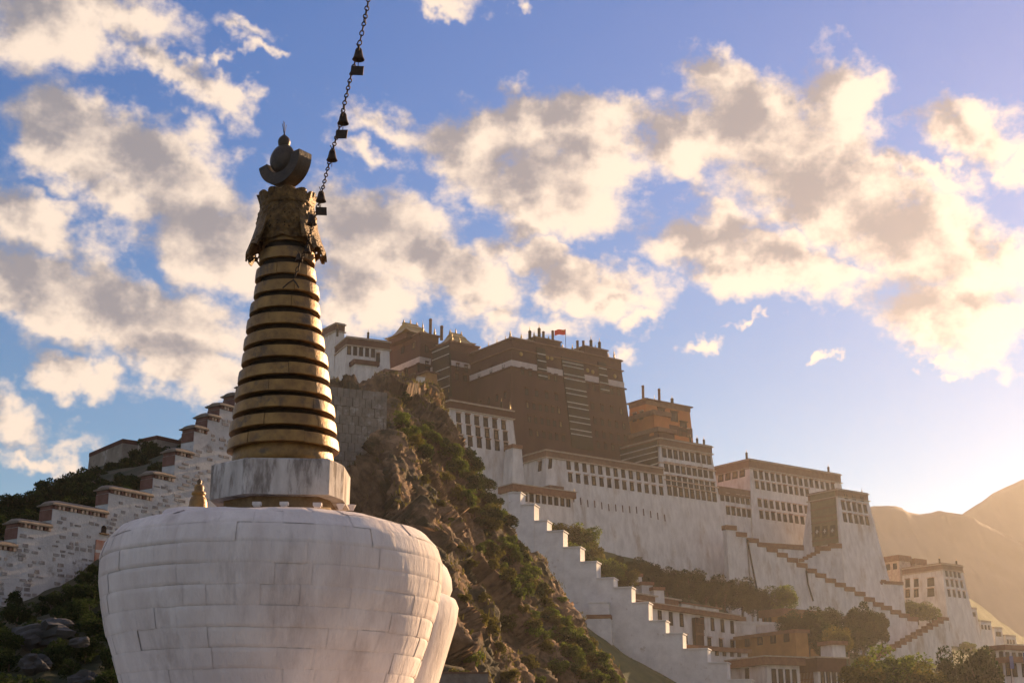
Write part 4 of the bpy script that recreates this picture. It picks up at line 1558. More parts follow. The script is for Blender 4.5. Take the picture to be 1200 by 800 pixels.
# harmika: chamfered plastered box on a timber neck
SX0 = at(330, 565, SY).x - AX
k_ = rpx(1, 565)
poly = [(-77, -30), (-31, -69), (64, -63), (76, -30), (76, 38), (40, 74), (-42, 74), (-77, 42)]
pl = [(x * k_ + SX0, y * k_) for x, y in poly]
b = MB()
n = 8
zt_, zl_ = zpx(552), zpx(591)
b.add([(x, y, zl_) for x, y in pl] + [(x, y, zt_) for x, y in pl] + [(x * .96 + SX0 * .04, y * .96, zt_ + .03) for x, y in pl],
      [tuple(range(7, -1, -1))] + [(i, (i + 1) % 8, 8 + (i + 1) % 8, 8 + i) for i in range(8)] + [(8 + i, 8 + (i + 1) % 8, 16 + (i + 1) % 8, 16 + i) for i in range(8)] + [tuple(range(16, 24))])
b.build('harmika', M['harm'], st)
b = MB()
b.prism([((x - SX0) * .80 + SX0, y * .80) for x, y in pl], zpx(622), zl_ + .004)
b.build('harmika_neck', M['wood'], st)

# spire: leaning a hair
sp = bpy.data.objects.new('spire', None)
COL.objects.link(sp)
sp.parent = st
zs0 = zpx(553)
sp.location = (at(331.2, 553, SY).x - AX, 0, zs0)
topx = at(335.5, 300, SY).x - AX
sp.rotation_euler = (0, (topx - sp.location.x) / (zpx(300) - zs0), 0)


def zr(py):
    return zpx(py, 333) - zs0


b = MB()
b.lathe([(rpx(60.5, 535), zr(554)), (rpx(59, 535), zr(540)), (rpx(57, 535), zr(526)), (rpx(52, 520), zr(522))], 48)
b.build('drum', M['gold'], sp, True)
b = MB()
b.lathe([(rpx(52, 530), zr(530)), (rpx(25, 300), zr(292)), (rpx(22, 250), zr(240))], 40)
b.build('core', M['dark'], sp, True)
NR = 13
for k in range(NR):
    t_ = k / (NR - 1)
    yb = 530.5 - t_ * (530.5 - 291)
    pitch = 19.95
    ro = rpx(65.3 - t_ * 35.5, yb)
    hgt = zr(yb - 13.4) - zr(yb)
    ri = ro * .78
    b = MB()
    ns = 6
    a0_ = rnd.random()
    for q in range(ns):
        A0, A1 = a0_ + 2 * math.pi * q / ns + .004, a0_ + 2 * math.pi * (q + 1) / ns - .004
        jr = rnd.uniform(-.009, .007)
        jz = rnd.uniform(-.007, .007)
        pf = [(ri, zr(yb) + .012), (ro - .014 + jr, zr(yb) + jz), (ro + jr, zr(yb) + .010 + jz), (ro - .004 + jr, zr(yb) + hgt * .5), (ro - .016 + jr, zr(yb) + hgt - .012 + jz), (ro - .03 + jr, zr(yb) + hgt + jz), (ri, zr(yb) + hgt + .01)]
        b.lathe(pf, 16, 0, A0, A1)
    o = b.build('ring', M['gold'], sp)
    o.rotation_euler = (rnd.uniform(-.008, .008), rnd.uniform(-.008, .008), 0)
    o.location = (rnd.uniform(-.006, .006), 0, 0)
    o.data.polygons.foreach_set('use_smooth', [True] * len(o.data.polygons))
    o.data.set_sharp_from_angle(angle=R(24))

# canopy: pierced drum, side flaps, crown
def pierced(name, prof_fn, a0, a1, nu, nv, hole, parent, m, thick=.02):
    vs, fs = [], []
    for j in range(nv + 1):
        for i in range(nu + 1):
            vs.append(prof_fn(a0 + (a1 - a0) * i / nu, j / nv))
    for j in range(nv):
        for i in range(nu):
            if hole(i / nu, j / nv):
                continue
            fs.append((j * (nu + 1) + i, j * (nu + 1) + i + 1, (j + 1) * (nu + 1) + i + 1, (j + 1) * (nu + 1) + i))
    b_ = MB()
    b_.add(vs, fs)
    o_ = b_.build(name, m, parent)
    s_ = o_.modifiers.new('thickness', 'SOLIDIFY')
    s_.thickness = thick
    s_.offset = 0
    return o_


def drum_pt(a_, t_):
    y = 243 + t_ * 43 + t_ * (3.0 * abs(math.sin(a_ * 4)) - 1)
    r_ = rpx(28.5 + 4.5 * math.sin(min(1, t_ * 1.2) * math.pi * .8) + 1.5 * t_, y) + .016 * math.sin(a_ * 9 + t_ * 14) * math.sin(t_ * 13 + a_ * 7) + .012 * math.sin(a_ * 24) * math.sin(t_ * 24)
    return (r_ * math.cos(a_), r_ * math.sin(a_), zr(y))


hr = random.Random(3)
holes = {(hr.randrange(120), hr.randrange(4, 22)) for _ in range(150)}
pierced('canopy', drum_pt, 0, 2 * math.pi, 120, 26, lambda u, v: (int(u * 120 + .5), int(v * 26 + .5)) in holes, sp, M['orn'])
b = MB()
b.lathe([(rpx(30.5, 243), zr(246)), (rpx(32, 243), zr(243.5)), (rpx(30.5, 243), zr(240)), (rpx(25, 243), zr(239))], 40)
b.lathe([(rpx(29, 243), zr(232)), (rpx(24, 243), zr(246))], 40)
b.build('canopy_rim', M['orn'], sp, True)
for ac, hw_ in ((0, 1.0), (math.pi, 1.0), (math.pi / 2, .55)):
    def flap(a_, t_, ac=ac, hw_=hw_):
        da = (a_ - ac)
        y = 250 + t_ * (53 - 14 * (abs(da) / hw_) ** 2.5)
        r_ = rpx(31 + 15.5 * t_ ** 1.25 - 2.6 * (da / hw_) ** 2 * t_, y)
        y += 4 * math.sin(da * 16) * t_ ** 3
        return (r_ * math.cos(a_), r_ * math.sin(a_), zr(y))
    hs_ = {(hr.randrange(18), hr.randrange(21, 25)) for _ in range(26)}
    pierced('flap', flap, ac - hw_, ac + hw_, 18, 26, lambda u, v, hs_=hs_: (int(u * 18 + .5), int(v * 26 + .5)) in hs_, sp, M['orn'], .025)


def crown_pt(a_, t_):
    lob = abs(math.sin(a_ * 6 + .6)) ** .6
    y = 244 - t_ * (9 + 5 * lob)
    r_ = rpx(29.5 + 3.0 * t_ * lob + 1.2 * t_, 235) + .012 * math.sin(a_ * 21) * t_
    return (r_ * math.cos(a_), r_ * math.sin(a_), zr(y))


ch = {(hr.randrange(112), hr.randrange(3, 9)) for _ in range(36)}
pierced('crown', crown_pt, 0, 2 * math.pi, 112, 10, lambda u, v: (int(u * 112 + .5), int(v * 10 + .5)) in ch, sp, M['orn'], .04)
b = MB()
b.lathe([(rpx(18, 230), zr(240)), (rpx(16, 230), zr(226)), (rpx(9, 230), zr(220))], 24)
b.build('crescent_seat', M['orn'], sp, True)

# crescent moon (thick plate) + sun disc + jewel
LEAN = sp.rotation_euler.y
cr_c = Vector((at(334, 188, SY).x - AX - sp.location.x - LEAN * zr(188), 0, zr(188)))
Rc = rpx(32, 193)


def crescent():
    bb = MB()
    n_ = 28
    th = rpx(21, 193) / 2
    out_, in_ = [], []
    A0, A1 = R(180 + 2), R(360 - 2)
    for i in range(n_ + 1):
        a_ = A0 + (A1 - A0) * i / n_
        out_.append((Rc * math.cos(a_), Rc * math.sin(a_)))
    ri_ = Rc * .60
    for i in range(n_ + 1):
        a_ = A0 + (A1 - A0) * i / n_
        in_.append((ri_ * math.cos(a_), ri_ * math.sin(a_) * .93))
    L = n_ + 1
    vs = []
    for y_ in (-th, th):
        vs += [(x, y_, z) for x, z in out_] + [(x, y_, z) for x, z in in_]
    fs = []
    for i in range(n_):
        fs += [(i, i + 1, L + i + 1, L + i), (2 * L + i + 1, 2 * L + i, 3 * L + i, 3 * L + i + 1),
               (i + 1, i, 2 * L + i, 2 * L + i + 1), (L + i, L + i + 1, 3 * L + i + 1, 3 * L + i)]
    fs += [(0, L, 3 * L, 2 * L), (L + n_, n_, 2 * L + n_, 3 * L + n_)]
    bb.add(vs, fs)
    return bb


o = crescent().build('crescent', M['bronze'], sp)
o.location = cr_c
o.rotation_euler = (0, R(-7), R(-34))
b = MB()
Rd = rpx(18.0, 190)
prof_d = [(.01, -.11), (Rd * .55, -.10), (Rd * .9, -.06), (Rd, 0), (Rd * .9, .06), (Rd * .55, .10), (.01, .11)]
b.lathe(prof_d, 28)
o = b.build('sun_disc', M['bronze'], sp, True)
o.location = cr_c + Vector((-.035, -.03, rpx(1.0, 190)))
o.rotation_euler = (R(90), 0, R(-34))
jx = at(333, 165, SY).x - AX - sp.location.x - LEAN * zr(165)
b = MB()
rb = rpx(7.3, 165)
b.lathe([(rb * .55, -rb * 1.6), (rb * .7, -rb * 1.0), (rb * .95, -rb * .5), (rb, 0), (rb * .9, rb * .45), (rb * .6, rb * .85), (rb * .2, rb * 1.15), (.006, rb * 1.6)], 20)
jl = b.build('jewel', M['bronze'], sp, True, (jx, 0, zr(166)))
for dx_, dy_, h_ in ((0, 0, .24), (.03, .01, .19), (-.035, 0, .21), (-.02, .03, .27)):
    b = MB()
    b.tube([(0, 0, rb * 1.1), (dx_, dy_, rb * 1.1 + h_)], .0045, 5)
    b.build('spike', M['rust'], jl)

# offering cups along the top of the vase
for i, (x, y) in enumerate(((301, 591), (333, 591), (372, 592), (399, 594.5), (412, 595.5))):
    p = at(x, y, SY - 1.05 + max(0, x - 380) * .012)
    b = MB()
    if i < 3:
        b.box(-.045, .045, -.04, .04, 0, .02)
        b.box(-.06, .06, -.05, .05, .02, .065)
    else:
        b.lathe([(.03, 0), (.035, .02), (.065, .075), (.06, .08), (.03, .03)], 14)
    o = b.build('offering_cup', M['lime'], loc=(p.x, p.y, p.z - .03))
    tag(o, ['square white offering cup at the chamfered corner of the plaster box', 'square white offering cup under the middle of the plaster box', 'square white offering cup under the brighter end of the plaster box',
            'round white offering cup on the dome beyond the plaster box', 'small round white offering cup catching sun at the dome edge'][i], 'cup', 'white cups along the stupa dome top')

# rear stupas: only the shoulder of one and the gilt tip of another show
s2 = thing('stupa', 'smaller cream stupa shoulder peeping out behind the big white dome', 'stupa', at(400, 885, 27))
b0 = Vector(s2.location)
ax2 = at(410, 720, 27).x


def rz2(px, py):
    p = at(px, py, 27)
    return (p.x - ax2, p.z - b0.z)


s2.location.x = ax2
b = MB()
b.lathe([rz2(505, 890), rz2(514, 800), rz2(526, 760), rz2(535, 730), rz2(537.5, 712), rz2(534, 703), rz2(526, 699)], 64)
b.build('lower_vase', M['lime'], s2, True)
b = MB()
b.lathe([rz2(525, 704), rz2(530, 690), rz2(529, 678), rz2(524, 666), rz2(514, 655), rz2(495, 648), (.1, rz2(500, 645)[1])], 64)
b.build('upper_vase', M['lime'], s2, True)
s3 = thing('stupa', 'small gilt stupa finial glinting behind the dome by the hillside wall', 'stupa', (at(232.5, 582, 26).x, 26, at(232, 760, 26).z))
b0 = Vector(s3.location)
b = MB()
b.lathe([(1.0, -1.5), (1.0, at(232, 640, 26).z - b0.z), (.6, at(232, 600, 26).z - b0.z)], 32)
b.build('vase', M['lime'], s3, True)
b = MB()
q = lambda y: at(232, y, 26).z - b0.z
u_ = 26.5 / FPX
b.lathe([(12.5 * u_, q(606)), (12 * u_, q(598)), (11.2 * u_, q(596)), (10.5 * u_, q(592)), (10.3 * u_, q(588)), (8.6 * u_, q(583)), (6.6 * u_, q(581)), (8.2 * u_, q(579.5)), (8.2 * u_, q(577)), (5.4 * u_, q(575)), (5.8 * u_, q(571)), (5.0 * u_, q(568.5)), (2.2 * u_, q(567)), (3.0 * u_, q(565)), (2.6 * u_, q(563)), (.01, q(560.5))], 24)
b.build('finial', M['gold'], s3, True)

# ---- chain with bells
ch_px = [(434, -70, 14.2), (433, -30, 14.6), (431, 5, 15.0), (426, 30, 15.4), (419, 62, 15.8), (411, 90, 16.3), (404, 120, 16.8), (399, 145, 17.2), (390, 175, 17.8), (382, 205, 18.4), (375, 235, 19.0), (367, 260, 19.4), (361, 285, 19.8), (352, 306, 20.2), (344, 328, 20.35)]
pts = [at(*p) for p in ch_px]
cpts = resample([tuple(p) for p in pts], 700)
seglen = np.r_[0, np.cumsum(np.linalg.norm(np.diff(cpts, axis=0), axis=1))]
chn = thing('chain', 'rusty iron chain slung from the stupa canopy up into the sky', 'chain', tuple(pts[-1]))
c0 = Vector(chn.location)
LL = .085
b = MB()
n_a, n_b = 10, 5
vs, fs = [], []
for i in range(n_a):
    a_ = 2 * math.pi * i / n_a
    cx_, cz_ = .024 * math.cos(a_), .046 * math.sin(a_)
    tx, tz = math.cos(a_), math.sin(a_)
    for j in range(n_b):
        b_ = 2 * math.pi * j / n_b
        vs.append((cx_ + .0085 * math.cos(b_) * tx, .0085 * math.sin(b_), cz_ + .0085 * math.cos(b_) * tz))
for i in range(n_a):
    for j in range(n_b):
        fs.append((i * n_b + j, i * n_b + (j + 1) % n_b, ((i + 1) % n_a) * n_b + (j + 1) % n_b, ((i + 1) % n_a) * n_b + j))
b.add(vs, fs)
lm_ = b.mesh('link', [M['rust']], True)
nl = int(seglen[-1] / (LL * .9))
for i in range(nl):
    s_ = (i + .5) * LL * .9
    j = min(np.searchsorted(seglen, s_), len(cpts) - 2)
    p = Vector(cpts[j])
    tdir = (Vector(cpts[min(j + 3, len(cpts) - 1)]) - Vector(cpts[max(j - 3, 0)])).normalized()
    qz = tdir.to_track_quat('Z', 'Y')
    ro_ = qz.to_matrix() @ Matrix.Rotation(math.pi / 2 * (i % 2) + rnd.uniform(-.3, .3), 3, 'Z')
    link('link', lm_, chn, p - c0, ro_.to_euler())
# dangling ends
for dx_ in (-.16, .09):
    b = MB()
    b.tube([(0, 0, 0), (dx_ * .5, -.02, -.06), (dx_, 0, -.13)], .012, 6)
    b.build('loose_end', M['rust'], chn)
# bells
bm = MB()
bm.lathe([(.012, .15), (.03, .145), (.042, .12), (.048, .08), (.06, .03), (.074, 0), (.066, -.002), (.05, .03)], 18)
bell_me = bm.mesh('bell_body', [M['rust']], True)
bp = MB()
bp.box(-.075, .075, -.006, .006, -.20, -.085)
plate_me = bp.mesh('wind_plate', [M['rust']])
bt_ = MB()
bt_.tube([(0, 0, .06), (0, 0, -.09)], .005, 5)
bt_.tube([(0, 0, .15), (-.03, 0, .21)], .006, 5)
clap_me = bt_.mesh('clapper_rod', [M['rust']])
for i, (x, y, Y, pl_) in enumerate(((420, 70, 15.8, 1), (402, 145, 17.1, 1), (389, 188, 17.9, 0), (376, 236, 18.9, 1), (365, 263, 19.5, 0), (360, 296, 19.95, 0), (350, 306, 20.2, 0))):
    p = at(x, y, Y)
    o = thing('bell', ['topmost bell on the chain, with square wind plate', 'second bell down the chain, with square wind plate', 'lone bell without plate between two plated bells', 'lowest bell with square wind plate, beside the canopy crown',
                       'small bell without plate touching the canopy flap', 'small bell hanging against the canopy flap bottom', 'small bell lying against the uppermost gold ring'][i], 'bell', tuple(p), rnd.uniform(-.5, .5), 'bells hung along the chain')
    link('bell_body', bell_me, o)
    link('clapper_rod', clap_me, o)
    if pl_:
        w_ = link('wind_plate', plate_me, o)
        w_.rotation_euler = (0, rnd.uniform(-.12, .12), 0)
    o.scale = (1.05, 1.05, 1.05) if i < 5 else (.8, .8, .8)


# ================================================================== VEGETATION
def leaf_cloud(seed, rx, ry, rz, n, size, clumps=14, flat=.0, cz=0.0):
    r_ = np.random.RandomState(seed)
    cc = r_.normal(size=(clumps, 3))
    cc /= np.linalg.norm(cc, axis=1)[:, None]
    cc *= (r_.uniform(.35, .85, clumps))[:, None]
    cr_ = r_.uniform(.22, .48, clumps)
    k = r_.randint(0, clumps, n)
    d_ = r_.normal(size=(n, 3))
    d_ /= np.linalg.norm(d_, axis=1)[:, None]
    p = cc[k] + d_ * (cr_[k] * r_.uniform(.45, 1.08, n) ** .6)[:, None]
    p *= np.array([rx, ry, rz])
    p[:, 2] += cz
    if flat:
        p[:, 2] = np.maximum(p[:, 2], -flat)
    a_ = r_.normal(size=(n, 3))
    a_ /= np.linalg.norm(a_, axis=1)[:, None]
    b_ = np.cross(a_, r_.normal(size=(n, 3)))
    b_ /= np.maximum(np.linalg.norm(b_, axis=1)[:, None], 1e-6)
    s_ = size * r_.uniform(.6, 1.4, n)[:, None]
    q_ = np.stack([p - a_ * s_, p + b_ * s_ * .55, p + a_ * s_, p - b_ * s_ * .55], 1)
    return q_.reshape(-1, 3)


def leaf_mesh(name, q_, m):
    me = bpy.data.meshes.new(name)
    n = len(q_)
    me.vertices.add(n)
    me.vertices.foreach_set('co', q_.reshape(-1).astype(np.float32))
    me.loops.add(n)
    me.loops.foreach_set('vertex_index', np.arange(n, dtype=np.int32))
    me.polygons.add(n // 4)
    me.polygons.foreach_set('loop_start', np.arange(0, n, 4, dtype=np.int32))
    me.polygons.foreach_set('loop_total', np.full(n // 4, 4, np.int32))
    me.materials.append(m)
    me.update(calc_edges=True)
    return me


def stem_mesh(name, seed, h, r, spread, nb=5, base=-.6):
    r_ = random.Random(seed)
    b_ = MB()
    b_.tube([(0, 0, base), (r_.uniform(-.05, .05) * h, 0, h * .4), (r_.uniform(-.06, .06) * h, r_.uniform(-.05, .05) * h, h * .85)], [r, r * .8, r * .3], 7)
    for k in range(nb):
        a_ = r_.uniform(0, 6.28)
        z_ = h * r_.uniform(.2, .5)
        b_.tube([(0, 0, z_), (math.cos(a_) * spread * .45, math.sin(a_) * spread * .45, z_ + h * .18), (math.cos(a_) * spread * .8, math.sin(a_) * spread * .8, z_ + h * .34)], [r * .5, r * .32, r * .1], 5)
    return b_.mesh(name, [M['bark']])


SHRUB = {}
for kind, m in (('dark', 'leaf_dark'), ('mid', 'leaf'), ('dry', 'leaf_dry')):
    SHRUB[kind] = [(leaf_mesh('foliage', leaf_cloud(10 + k, 1.0, 1.0, .75, 1500, .085, 12, .35, .35), M[m]), stem_mesh('stem', 40 + k, 1.0, .05, .8)) for k in range(3)]


def shrub(name, label, group, p, s_, kind, sq=1.0):
    k = rnd.randrange(3)
    o = thing(name, label, 'shrub', tuple(p), rnd.uniform(0, 6.28), group)
    fo = link('foliage', SHRUB[kind][k][0], o)
    link('stem', SHRUB[kind][k][1], o)
    o.scale = (s_ * rnd.uniform(.85, 1.2), s_ * rnd.uniform(.85, 1.2), s_ * sq * rnd.uniform(.85, 1.15))
    return o


# shrubs on the crag: find the rock point seen at a pixel
flatR = ROCK.reshape(-1, 3)
flatN = ROCK_N.reshape(-1, 3)
q = flatR - np.array(CAM)
dep = q[:, 1] * CP + q[:, 2] * SP
RPX = np.stack([600 + FPX * q[:, 0] / dep, 400 - FPX * (q[:, 2] * CP - q[:, 1] * SP) / dep], -1)


def on_rock(x, y):
    d2 = (RPX[:, 0] - x) ** 2 + (RPX[:, 1] - y) ** 2
    near = np.where(d2 < 9)[0]
    if len(near) == 0:
        i = int(np.argmin(d2))
    else:
        i = near[int(np.argmin(dep[near]))]
    return Vector(flatR[i])


CRAG_G = 'shrubs growing on the crag'
crag_shrubs = [  # px, py, size px, kind
    (478, 470, 13, 'dark'), (492, 478, 12, 'dark'), (470, 490, 12, 'mid'), (482, 505, 14, 'mid'), (496, 520, 12, 'mid'), (468, 455, 12, 'dark'), (505, 500, 10, 'dark'),
    (522, 512, 12, 'mid'), (530, 525, 14, 'mid'), (545, 532, 15, 'dark'), (552, 545, 15, 'dark'), (535, 545, 13, 'mid'), (560, 560, 14, 'dark'), (572, 548, 13, 'mid'), (578, 565, 12, 'dark'),
    (525, 560, 9, 'dry'), (540, 575, 10, 'mid'), (520, 535, 9, 'dry'), (585, 585, 12, 'dark'), (592, 610, 12, 'dark'), (575, 610, 10, 'dry'), (556, 595, 9, 'dry'), (600, 632, 10, 'mid'),
    (612, 645, 11, 'dry'), (622, 655, 10, 'mid'), (590, 665, 11, 'mid'), (598, 690, 14, 'mid'), (604, 705, 12, 'mid'), (580, 660, 9, 'dry'), (620, 690, 11, 'mid'), (634, 685, 10, 'mid'),
    (640, 700, 9, 'dry'), (560, 725, 14, 'dry'), (575, 735, 16, 'dry'), (598, 730, 14, 'dry'), (612, 740, 15, 'dry'), (550, 775, 16, 'mid'), (540, 790, 14, 'dry'), (585, 760, 13, 'dry'),
    (665, 728, 11, 'mid'), (680, 742, 12, 'mid'), (690, 755, 12, 'dry'), (702, 770, 13, 'mid'), (712, 782, 13, 'mid'), (650, 725, 11, 'dry'), (668, 760, 13, 'dry'), (640, 755, 11, 'dry'),
    (655, 785, 14, 'mid'), (680, 788, 13, 'dry'), (620, 775, 12, 'dry'), (598, 790, 14, 'dry'), (632, 795, 11, 'mid'), (705, 795, 13, 'mid'), (720, 795, 11, 'mid'), (648, 742, 9, 'mid'),
    (515, 590, 7, 'dry'), (500, 560, 7, 'dry'), (540, 640, 7, 'dry'), (555, 660, 8, 'dry'), (530, 610, 7, 'mid'), (562, 640, 8, 'mid'), (462, 505, 8, 'mid'), (630, 720, 10, 'mid'), (615, 715, 9, 'dry'),
    (660, 700, 8, 'mid'), (675, 772, 11, 'mid'), (570, 700, 9, 'dry'), (545, 700, 8, 'dry')]
edge_px = [(508, 482), (528, 518), (566, 562), (594, 596), (604, 626), (628, 668), (668, 724), (700, 764), (722, 800)]
for k in range(140):
    i_ = rnd.randrange(len(edge_px) - 1)
    t_ = rnd.random()
    x = edge_px[i_][0] * (1 - t_) + edge_px[i_ + 1][0] * t_ - abs(rnd.gauss(0, 22)) - 3
    y = edge_px[i_][1] * (1 - t_) + edge_px[i_ + 1][1] * t_ + rnd.uniform(-4, 10)
    crag_shrubs.append((x, y, rnd.uniform(6, 13.5), rnd.choice(['dark', 'mid', 'mid', 'dry'])))
SL = {'dark': 'dense dark green shrub rooted', 'mid': 'leafy mid green shrub rooted', 'dry': 'sparse olive yellow shrub rooted'}
for x, y, s_, kind in crag_shrubs:
    p = on_rock(x, y + s_ * .3)
    m_ = (p - CAM).length / FPX
    zone = 'near the crest of the crag' if y < 530 else 'halfway down the crag' if y < 660 else 'low on the crag' if x < 640 else 'on the crag edge towards the stepped wall'
    shrub('shrub', SL[kind] + ' ' + zone, CRAG_G, p, s_ * m_ * rnd.uniform(.8, 1.1), kind)

# tufts of dry grass all over the crag
rs = np.random.RandomState(5)
sel = rs.choice(len(flatR), 16000, replace=False)
nzf = fbm(flatR[sel] / 7, 3)
keep = (flatN[sel, 2] > -.1) & (nzf + rs.uniform(-.45, .45, len(sel)) > .08)
base_p = flatR[sel][keep]
nb_ = 6
p = np.repeat(base_p, nb_, 0) + rs.normal(size=(len(base_p) * nb_, 3)) * np.array([.22, .22, .06])
up = rs.normal(size=p.shape) * .3 + np.array([0, 0, 1.0])
up *= rs.uniform(.18, .5, len(p))[:, None]
sd_ = np.cross(up, rs.normal(size=p.shape))
sd_ /= np.maximum(np.linalg.norm(sd_, axis=1)[:, None], 1e-6)
sd_ *= .07
qq = np.stack([p - sd_, p + sd_, p + up + sd_ * .2, p + up - sd_ * .2], 1).reshape(-1, 3)
tag(link('grass', leaf_mesh('grass', qq, M['leaf_dry'])), 'dry grass tufts over the sunlit crag', 'grass', kind='stuff')


def sizem(x, y, Y, spx):
    return spx * (at(x, y, Y) - CAM).length / FPX


# shrubs on the slope behind the stepped wall and on its ridge
SG = 'dark shrubs on the slope behind the hillside wall'
for x, y, s_, Y in ((-15, 590, 24, 100), (8, 588, 22, 98), (30, 588, 22, 100), (45, 578, 22, 108), (62, 572, 24, 112), (80, 566, 22, 114), (98, 562, 22, 116), (115, 556, 20, 118), (135, 555, 22, 120), (152, 548, 20, 121),
                    (168, 545, 20, 122), (180, 528, 16, 128), (172, 522, 14, 134), (190, 530, 16, 128), (15, 605, 22, 84), (55, 596, 18, 88), (95, 580, 20, 92), (140, 568, 20, 98), (185, 550, 18, 108), (70, 590, 18, 86), (110, 575, 18, 96), (200, 540, 12, 115), (120, 590, 16, 84), (160, 566, 16, 92),
                    (-20, 606, 24, 90), (2, 600, 22, 110), (20, 596, 20, 112), (38, 592, 20, 110), (52, 588, 20, 108), (70, 580, 20, 112), (86, 576, 20, 110), (102, 570, 20, 108), (118, 566, 20, 108), (128, 576, 18, 95), (146, 562, 18, 104), (36, 606, 20, 80), (78, 594, 18, 84), (0, 618, 22, 76), (100, 590, 18, 84), (150, 575, 16, 86), (172, 560, 16, 92), (194, 548, 14, 98), (205, 535, 12, 110), (215, 522, 10, 122), (160, 535, 16, 130), (146, 540, 14, 134), (128, 546, 14, 134)):
    zone = 'below the ridge fort' if x >= 125 and Y >= 118 else 'making the skyline of the slope' if Y >= 105 else 'just behind the hillside wall coping'
    shrub('shrub', 'dark green shrub ' + zone, SG, at(x, y + s_ * .5, Y), sizem(x, y, Y, s_ * .9), 'dark')
shrub('shrub', 'wispy shrub standing against the sky at the crest of the hillside wall', SG, at(272, 472, 100), sizem(272, 470, 100, 8), 'dark')
# shrubs on the bank below the stepped wall
SB = 'shrubs on the shaded bank below the hillside wall'
for x, y, s_, Y in ((105, 690, 26, 56), (125, 665, 20, 58), (90, 715, 28, 53), (125, 720, 30, 52), (30, 740, 32, 50), (60, 765, 32, 47), (100, 755, 30, 48), (130, 770, 28, 46), (10, 770, 26, 46), (20, 715, 22, 54), (-10, 735, 28, 50), (70, 725, 20, 52), (110, 795, 26, 43), (40, 800, 24, 43), (85, 690, 16, 57), (60, 700, 14, 57), (98, 676, 14, 59.5), (112, 664, 13, 60.5), (75, 705, 16, 57), (48, 712, 14, 57), (118, 684, 16, 57), (70, 715, 14, 55), (30, 722, 14, 55), (100, 700, 18, 56), (140, 745, 26, 48), (75, 745, 22, 50), (15, 700, 14, 57), (-5, 800, 26, 42), (130, 800, 24, 41), (85, 780, 20, 45), (110, 730, 26, 50), (5, 748, 24, 48)):
    zone = 'against the foot of the hillside wall' if Y >= 55 else 'beside the big white dome below the hillside wall' if x >= 100 else 'among the boulders of the shaded bank'
    shrub('shrub', 'dark shrub ' + zone, SB, at(x, y + s_ * .5, Y), sizem(x, y, Y, s_ * .85), 'dark')
# boulders on that bank
for x, y, s_, Y, lb in ((48, 736, 24, 49, 'largest grey boulder on the shaded bank below the hillside wall'), (66, 726, 14, 50, 'grey boulder leaning on the largest boulder of the bank'), (40, 772, 16, 45, 'low grey boulder downhill of the largest boulder'), (93, 746, 9, 46, 'small pale boulder alone among the dark shrubs'), (100, 792, 16, 42, 'grey boulder lying near the foot of the white dome')):
    r0 = sizem(x, y, Y, s_)
    b = MB()
    b.lathe([(.02, -.95), (.35, -.9), (.65, -.72), (.86, -.45), (.97, -.15), (1, .1), (.93, .35), (.78, .58), (.55, .78), (.28, .92), (.02, .97)], 22, caps=False)
    v_ = np.array(b.v)
    v_ *= (1 + .45 * facets(v_ * 1.1 + x, 5, 1.0) + .1 * fbm(v_ * 3 + x, 2))[:, None] * r0 * np.array([1.15, .9, .6])
    b.v = [tuple(q_) for q_ in v_]
    tag(b.build('boulder', M['darkrock'], None, False, tuple(at(x, y + 6, Y))), lb, 'boulder', 'boulders on the shaded bank')

# trees
TREE = {}
for kind, m, (rx, rz_) in (('dark', 'leaf_dark', (.46, .40)), ('mid', 'leaf', (.50, .40)), ('tall', 'leaf_dark', (.26, .44)), ('gold', 'leaf_dry', (.46, .40))):
    TREE[kind] = [(leaf_mesh('crown', leaf_cloud(70 + k, rx, rx, rz_ * 1.12, 7000, .026, 26, 0, .52), M[m]), stem_mesh('trunk', 80 + k, .8, .03, rx * .8, 7, -.15)) for k in range(3)]


def tree(label, group, x, yb, h, Y, kind, wide=1.0, name='tree'):
    p = at(x, yb, Y)
    H = sizem(x, yb, Y, h)
    k = rnd.randrange(3)
    o = thing(name, label, 'tree', tuple(p), rnd.uniform(0, 6.28), group)
    link('crown', TREE[kind][k][0], o)
    link('trunk', TREE[kind][k][1], o)
    o.scale = (H * wide, H * wide, H)
    return o


TG = 'dark trees along the foot of the great white wall'
for x, yb, h, Y, kd in ((745, 686, 32, 330, 'dark'), (762, 694, 36, 333, 'dark'), (782, 700, 36, 336, 'dark'), (808, 706, 42, 338, 'dark'), (828, 710, 36, 341, 'dark'), (850, 716, 42, 344, 'dark'), (870, 720, 42, 347, 'dark'), (888, 722, 34, 350, 'dark'), (795, 704, 30, 334, 'tall'), (840, 712, 34, 340, 'tall')):
    tree('dark leafy tree in the row along the foot of the great white wall', TG, x, yb, h, Y, kd, 1.15)
tree('lighter rounded tree standing alone before the white stair wall', None, 915, 722, 38, 352, 'mid', 1.1)
TG2 = 'bushy trees behind the stepped wall'
for x, yb, h, Y in ((652, 640, 30, 312), (640, 632, 22, 308), (668, 646, 34, 314), (684, 650, 38, 316), (678, 665, 30, 306), (694, 668, 32, 308), (704, 684, 34, 304), (720, 692, 34, 302), (735, 694, 30, 301), (660, 655, 24, 305), (692, 690, 26, 301)):
    tree('bushy green tree pressed against the back of the stepped wall', TG2, x, yb, h, Y, 'mid' if rnd.random() < .6 else 'gold', 1.1)
tree('small dark tree against the great white wall above the huts', None, 723, 668, 18, 330, 'dark')
TG3 = 'dark pointed trees below the stair ramp'
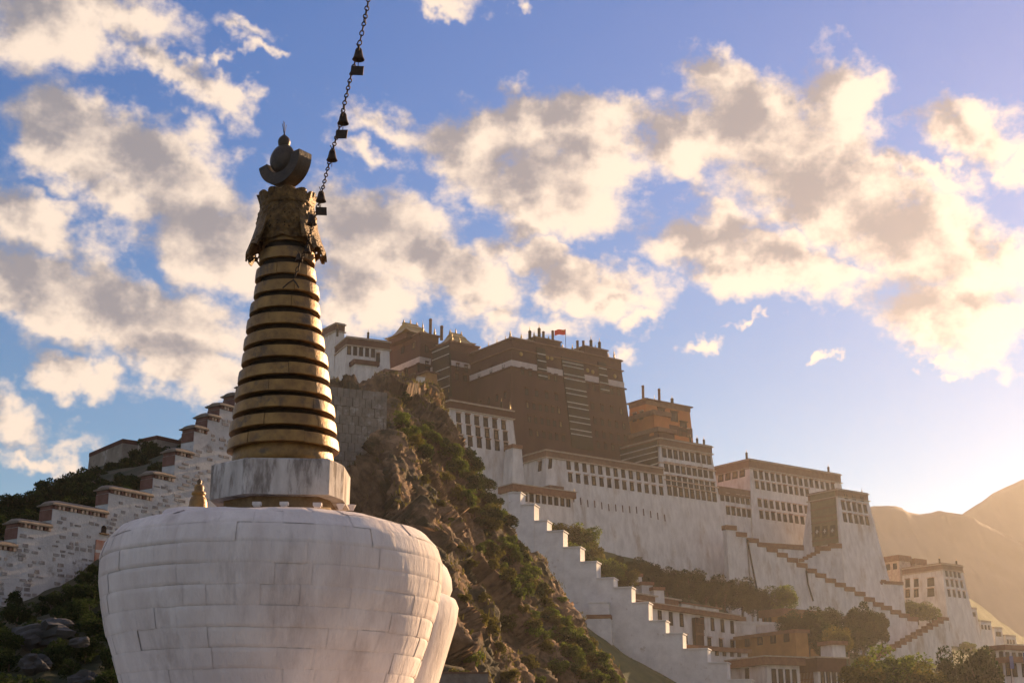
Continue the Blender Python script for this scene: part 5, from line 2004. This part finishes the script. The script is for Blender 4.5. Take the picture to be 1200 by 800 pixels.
for x, yb, h, Y, kd in ((948, 764, 50, 322, 'dark'), (968, 772, 44, 318, 'dark'), (1002, 760, 46, 342, 'tall'), (1012, 764, 52, 338, 'tall'), (1022, 760, 44, 340, 'tall'), (1034, 755, 36, 345, 'tall'), (995, 772, 40, 330, 'dark'), (930, 758, 40, 320, 'dark'), (975, 752, 40, 345, 'dark')):
    tree('dark tree in the grove below the stair ramp', TG3, x, yb, h, Y, kd, 1.1)
tree('sunlit yellow green tree at the edge of the dark grove', None, 984, 776, 42, 305, 'gold', .9)
TG4 = 'scrub trees on the stair terrace below the white fort'
for x, yb, h, Y in ((1062, 724, 20, 420), (1076, 728, 24, 422), (1090, 730, 20, 424), (1052, 720, 14, 418)):
    tree('low scrub tree on the terrace between stair wall and white fort', TG4, x, yb, h, Y, 'mid', 1.4)
tree('large rounded green tree with sun on its crown before the ramp wall', None, 1050, 838, 76, 210, 'mid', 1.15)
tree('low golden green tree beside the large rounded tree', None, 1012, 838, 62, 205, 'gold', 1.0)
tree('golden leafed tree between the rounded tree and the dark twin crowns', None, 1092, 840, 58, 200, 'gold', 1.0)
tree('dark round tree, lower of the twin crowns by the roadside house', None, 1122, 842, 76, 215, 'dark', .72)
tree('dark round tree, taller of the twin crowns by the roadside house', None, 1150, 842, 82, 213, 'dark', .72)
for x, yb, h, Y in ((1150, 775, 16, 440), (1165, 778, 14, 440), (1135, 768, 16, 436), (1180, 782, 14, 440)):
    tree('faint hazy scrub tree on the slope under the ruined houses', 'scrub under the ruined houses', x, yb, h, Y, 'mid', 1.5)

# ================================================================== HAZE (the air between)
b = MB()
b.box(-2050, 2050, -2050, 2050, -1.0, 340)
m = bpy.data.materials.new('haze')
m.use_nodes = True
nt = m.node_tree
nt.nodes.clear()
pv = nt.nodes.new('ShaderNodeVolumePrincipled')
pv.inputs['Color'].default_value = (.97, .925, .885, 1)
pv.inputs['Density'].default_value = HAZE_DENSITY
pv.inputs['Anisotropy'].default_value = .62
mo = nt.nodes.new('ShaderNodeOutputMaterial')
nt.links.new(pv.outputs[0], mo.inputs['Volume'])
hz = b.build('haze', m)
tag(hz, 'pale evening haze filling the valley air', 'haze', kind='stuff')
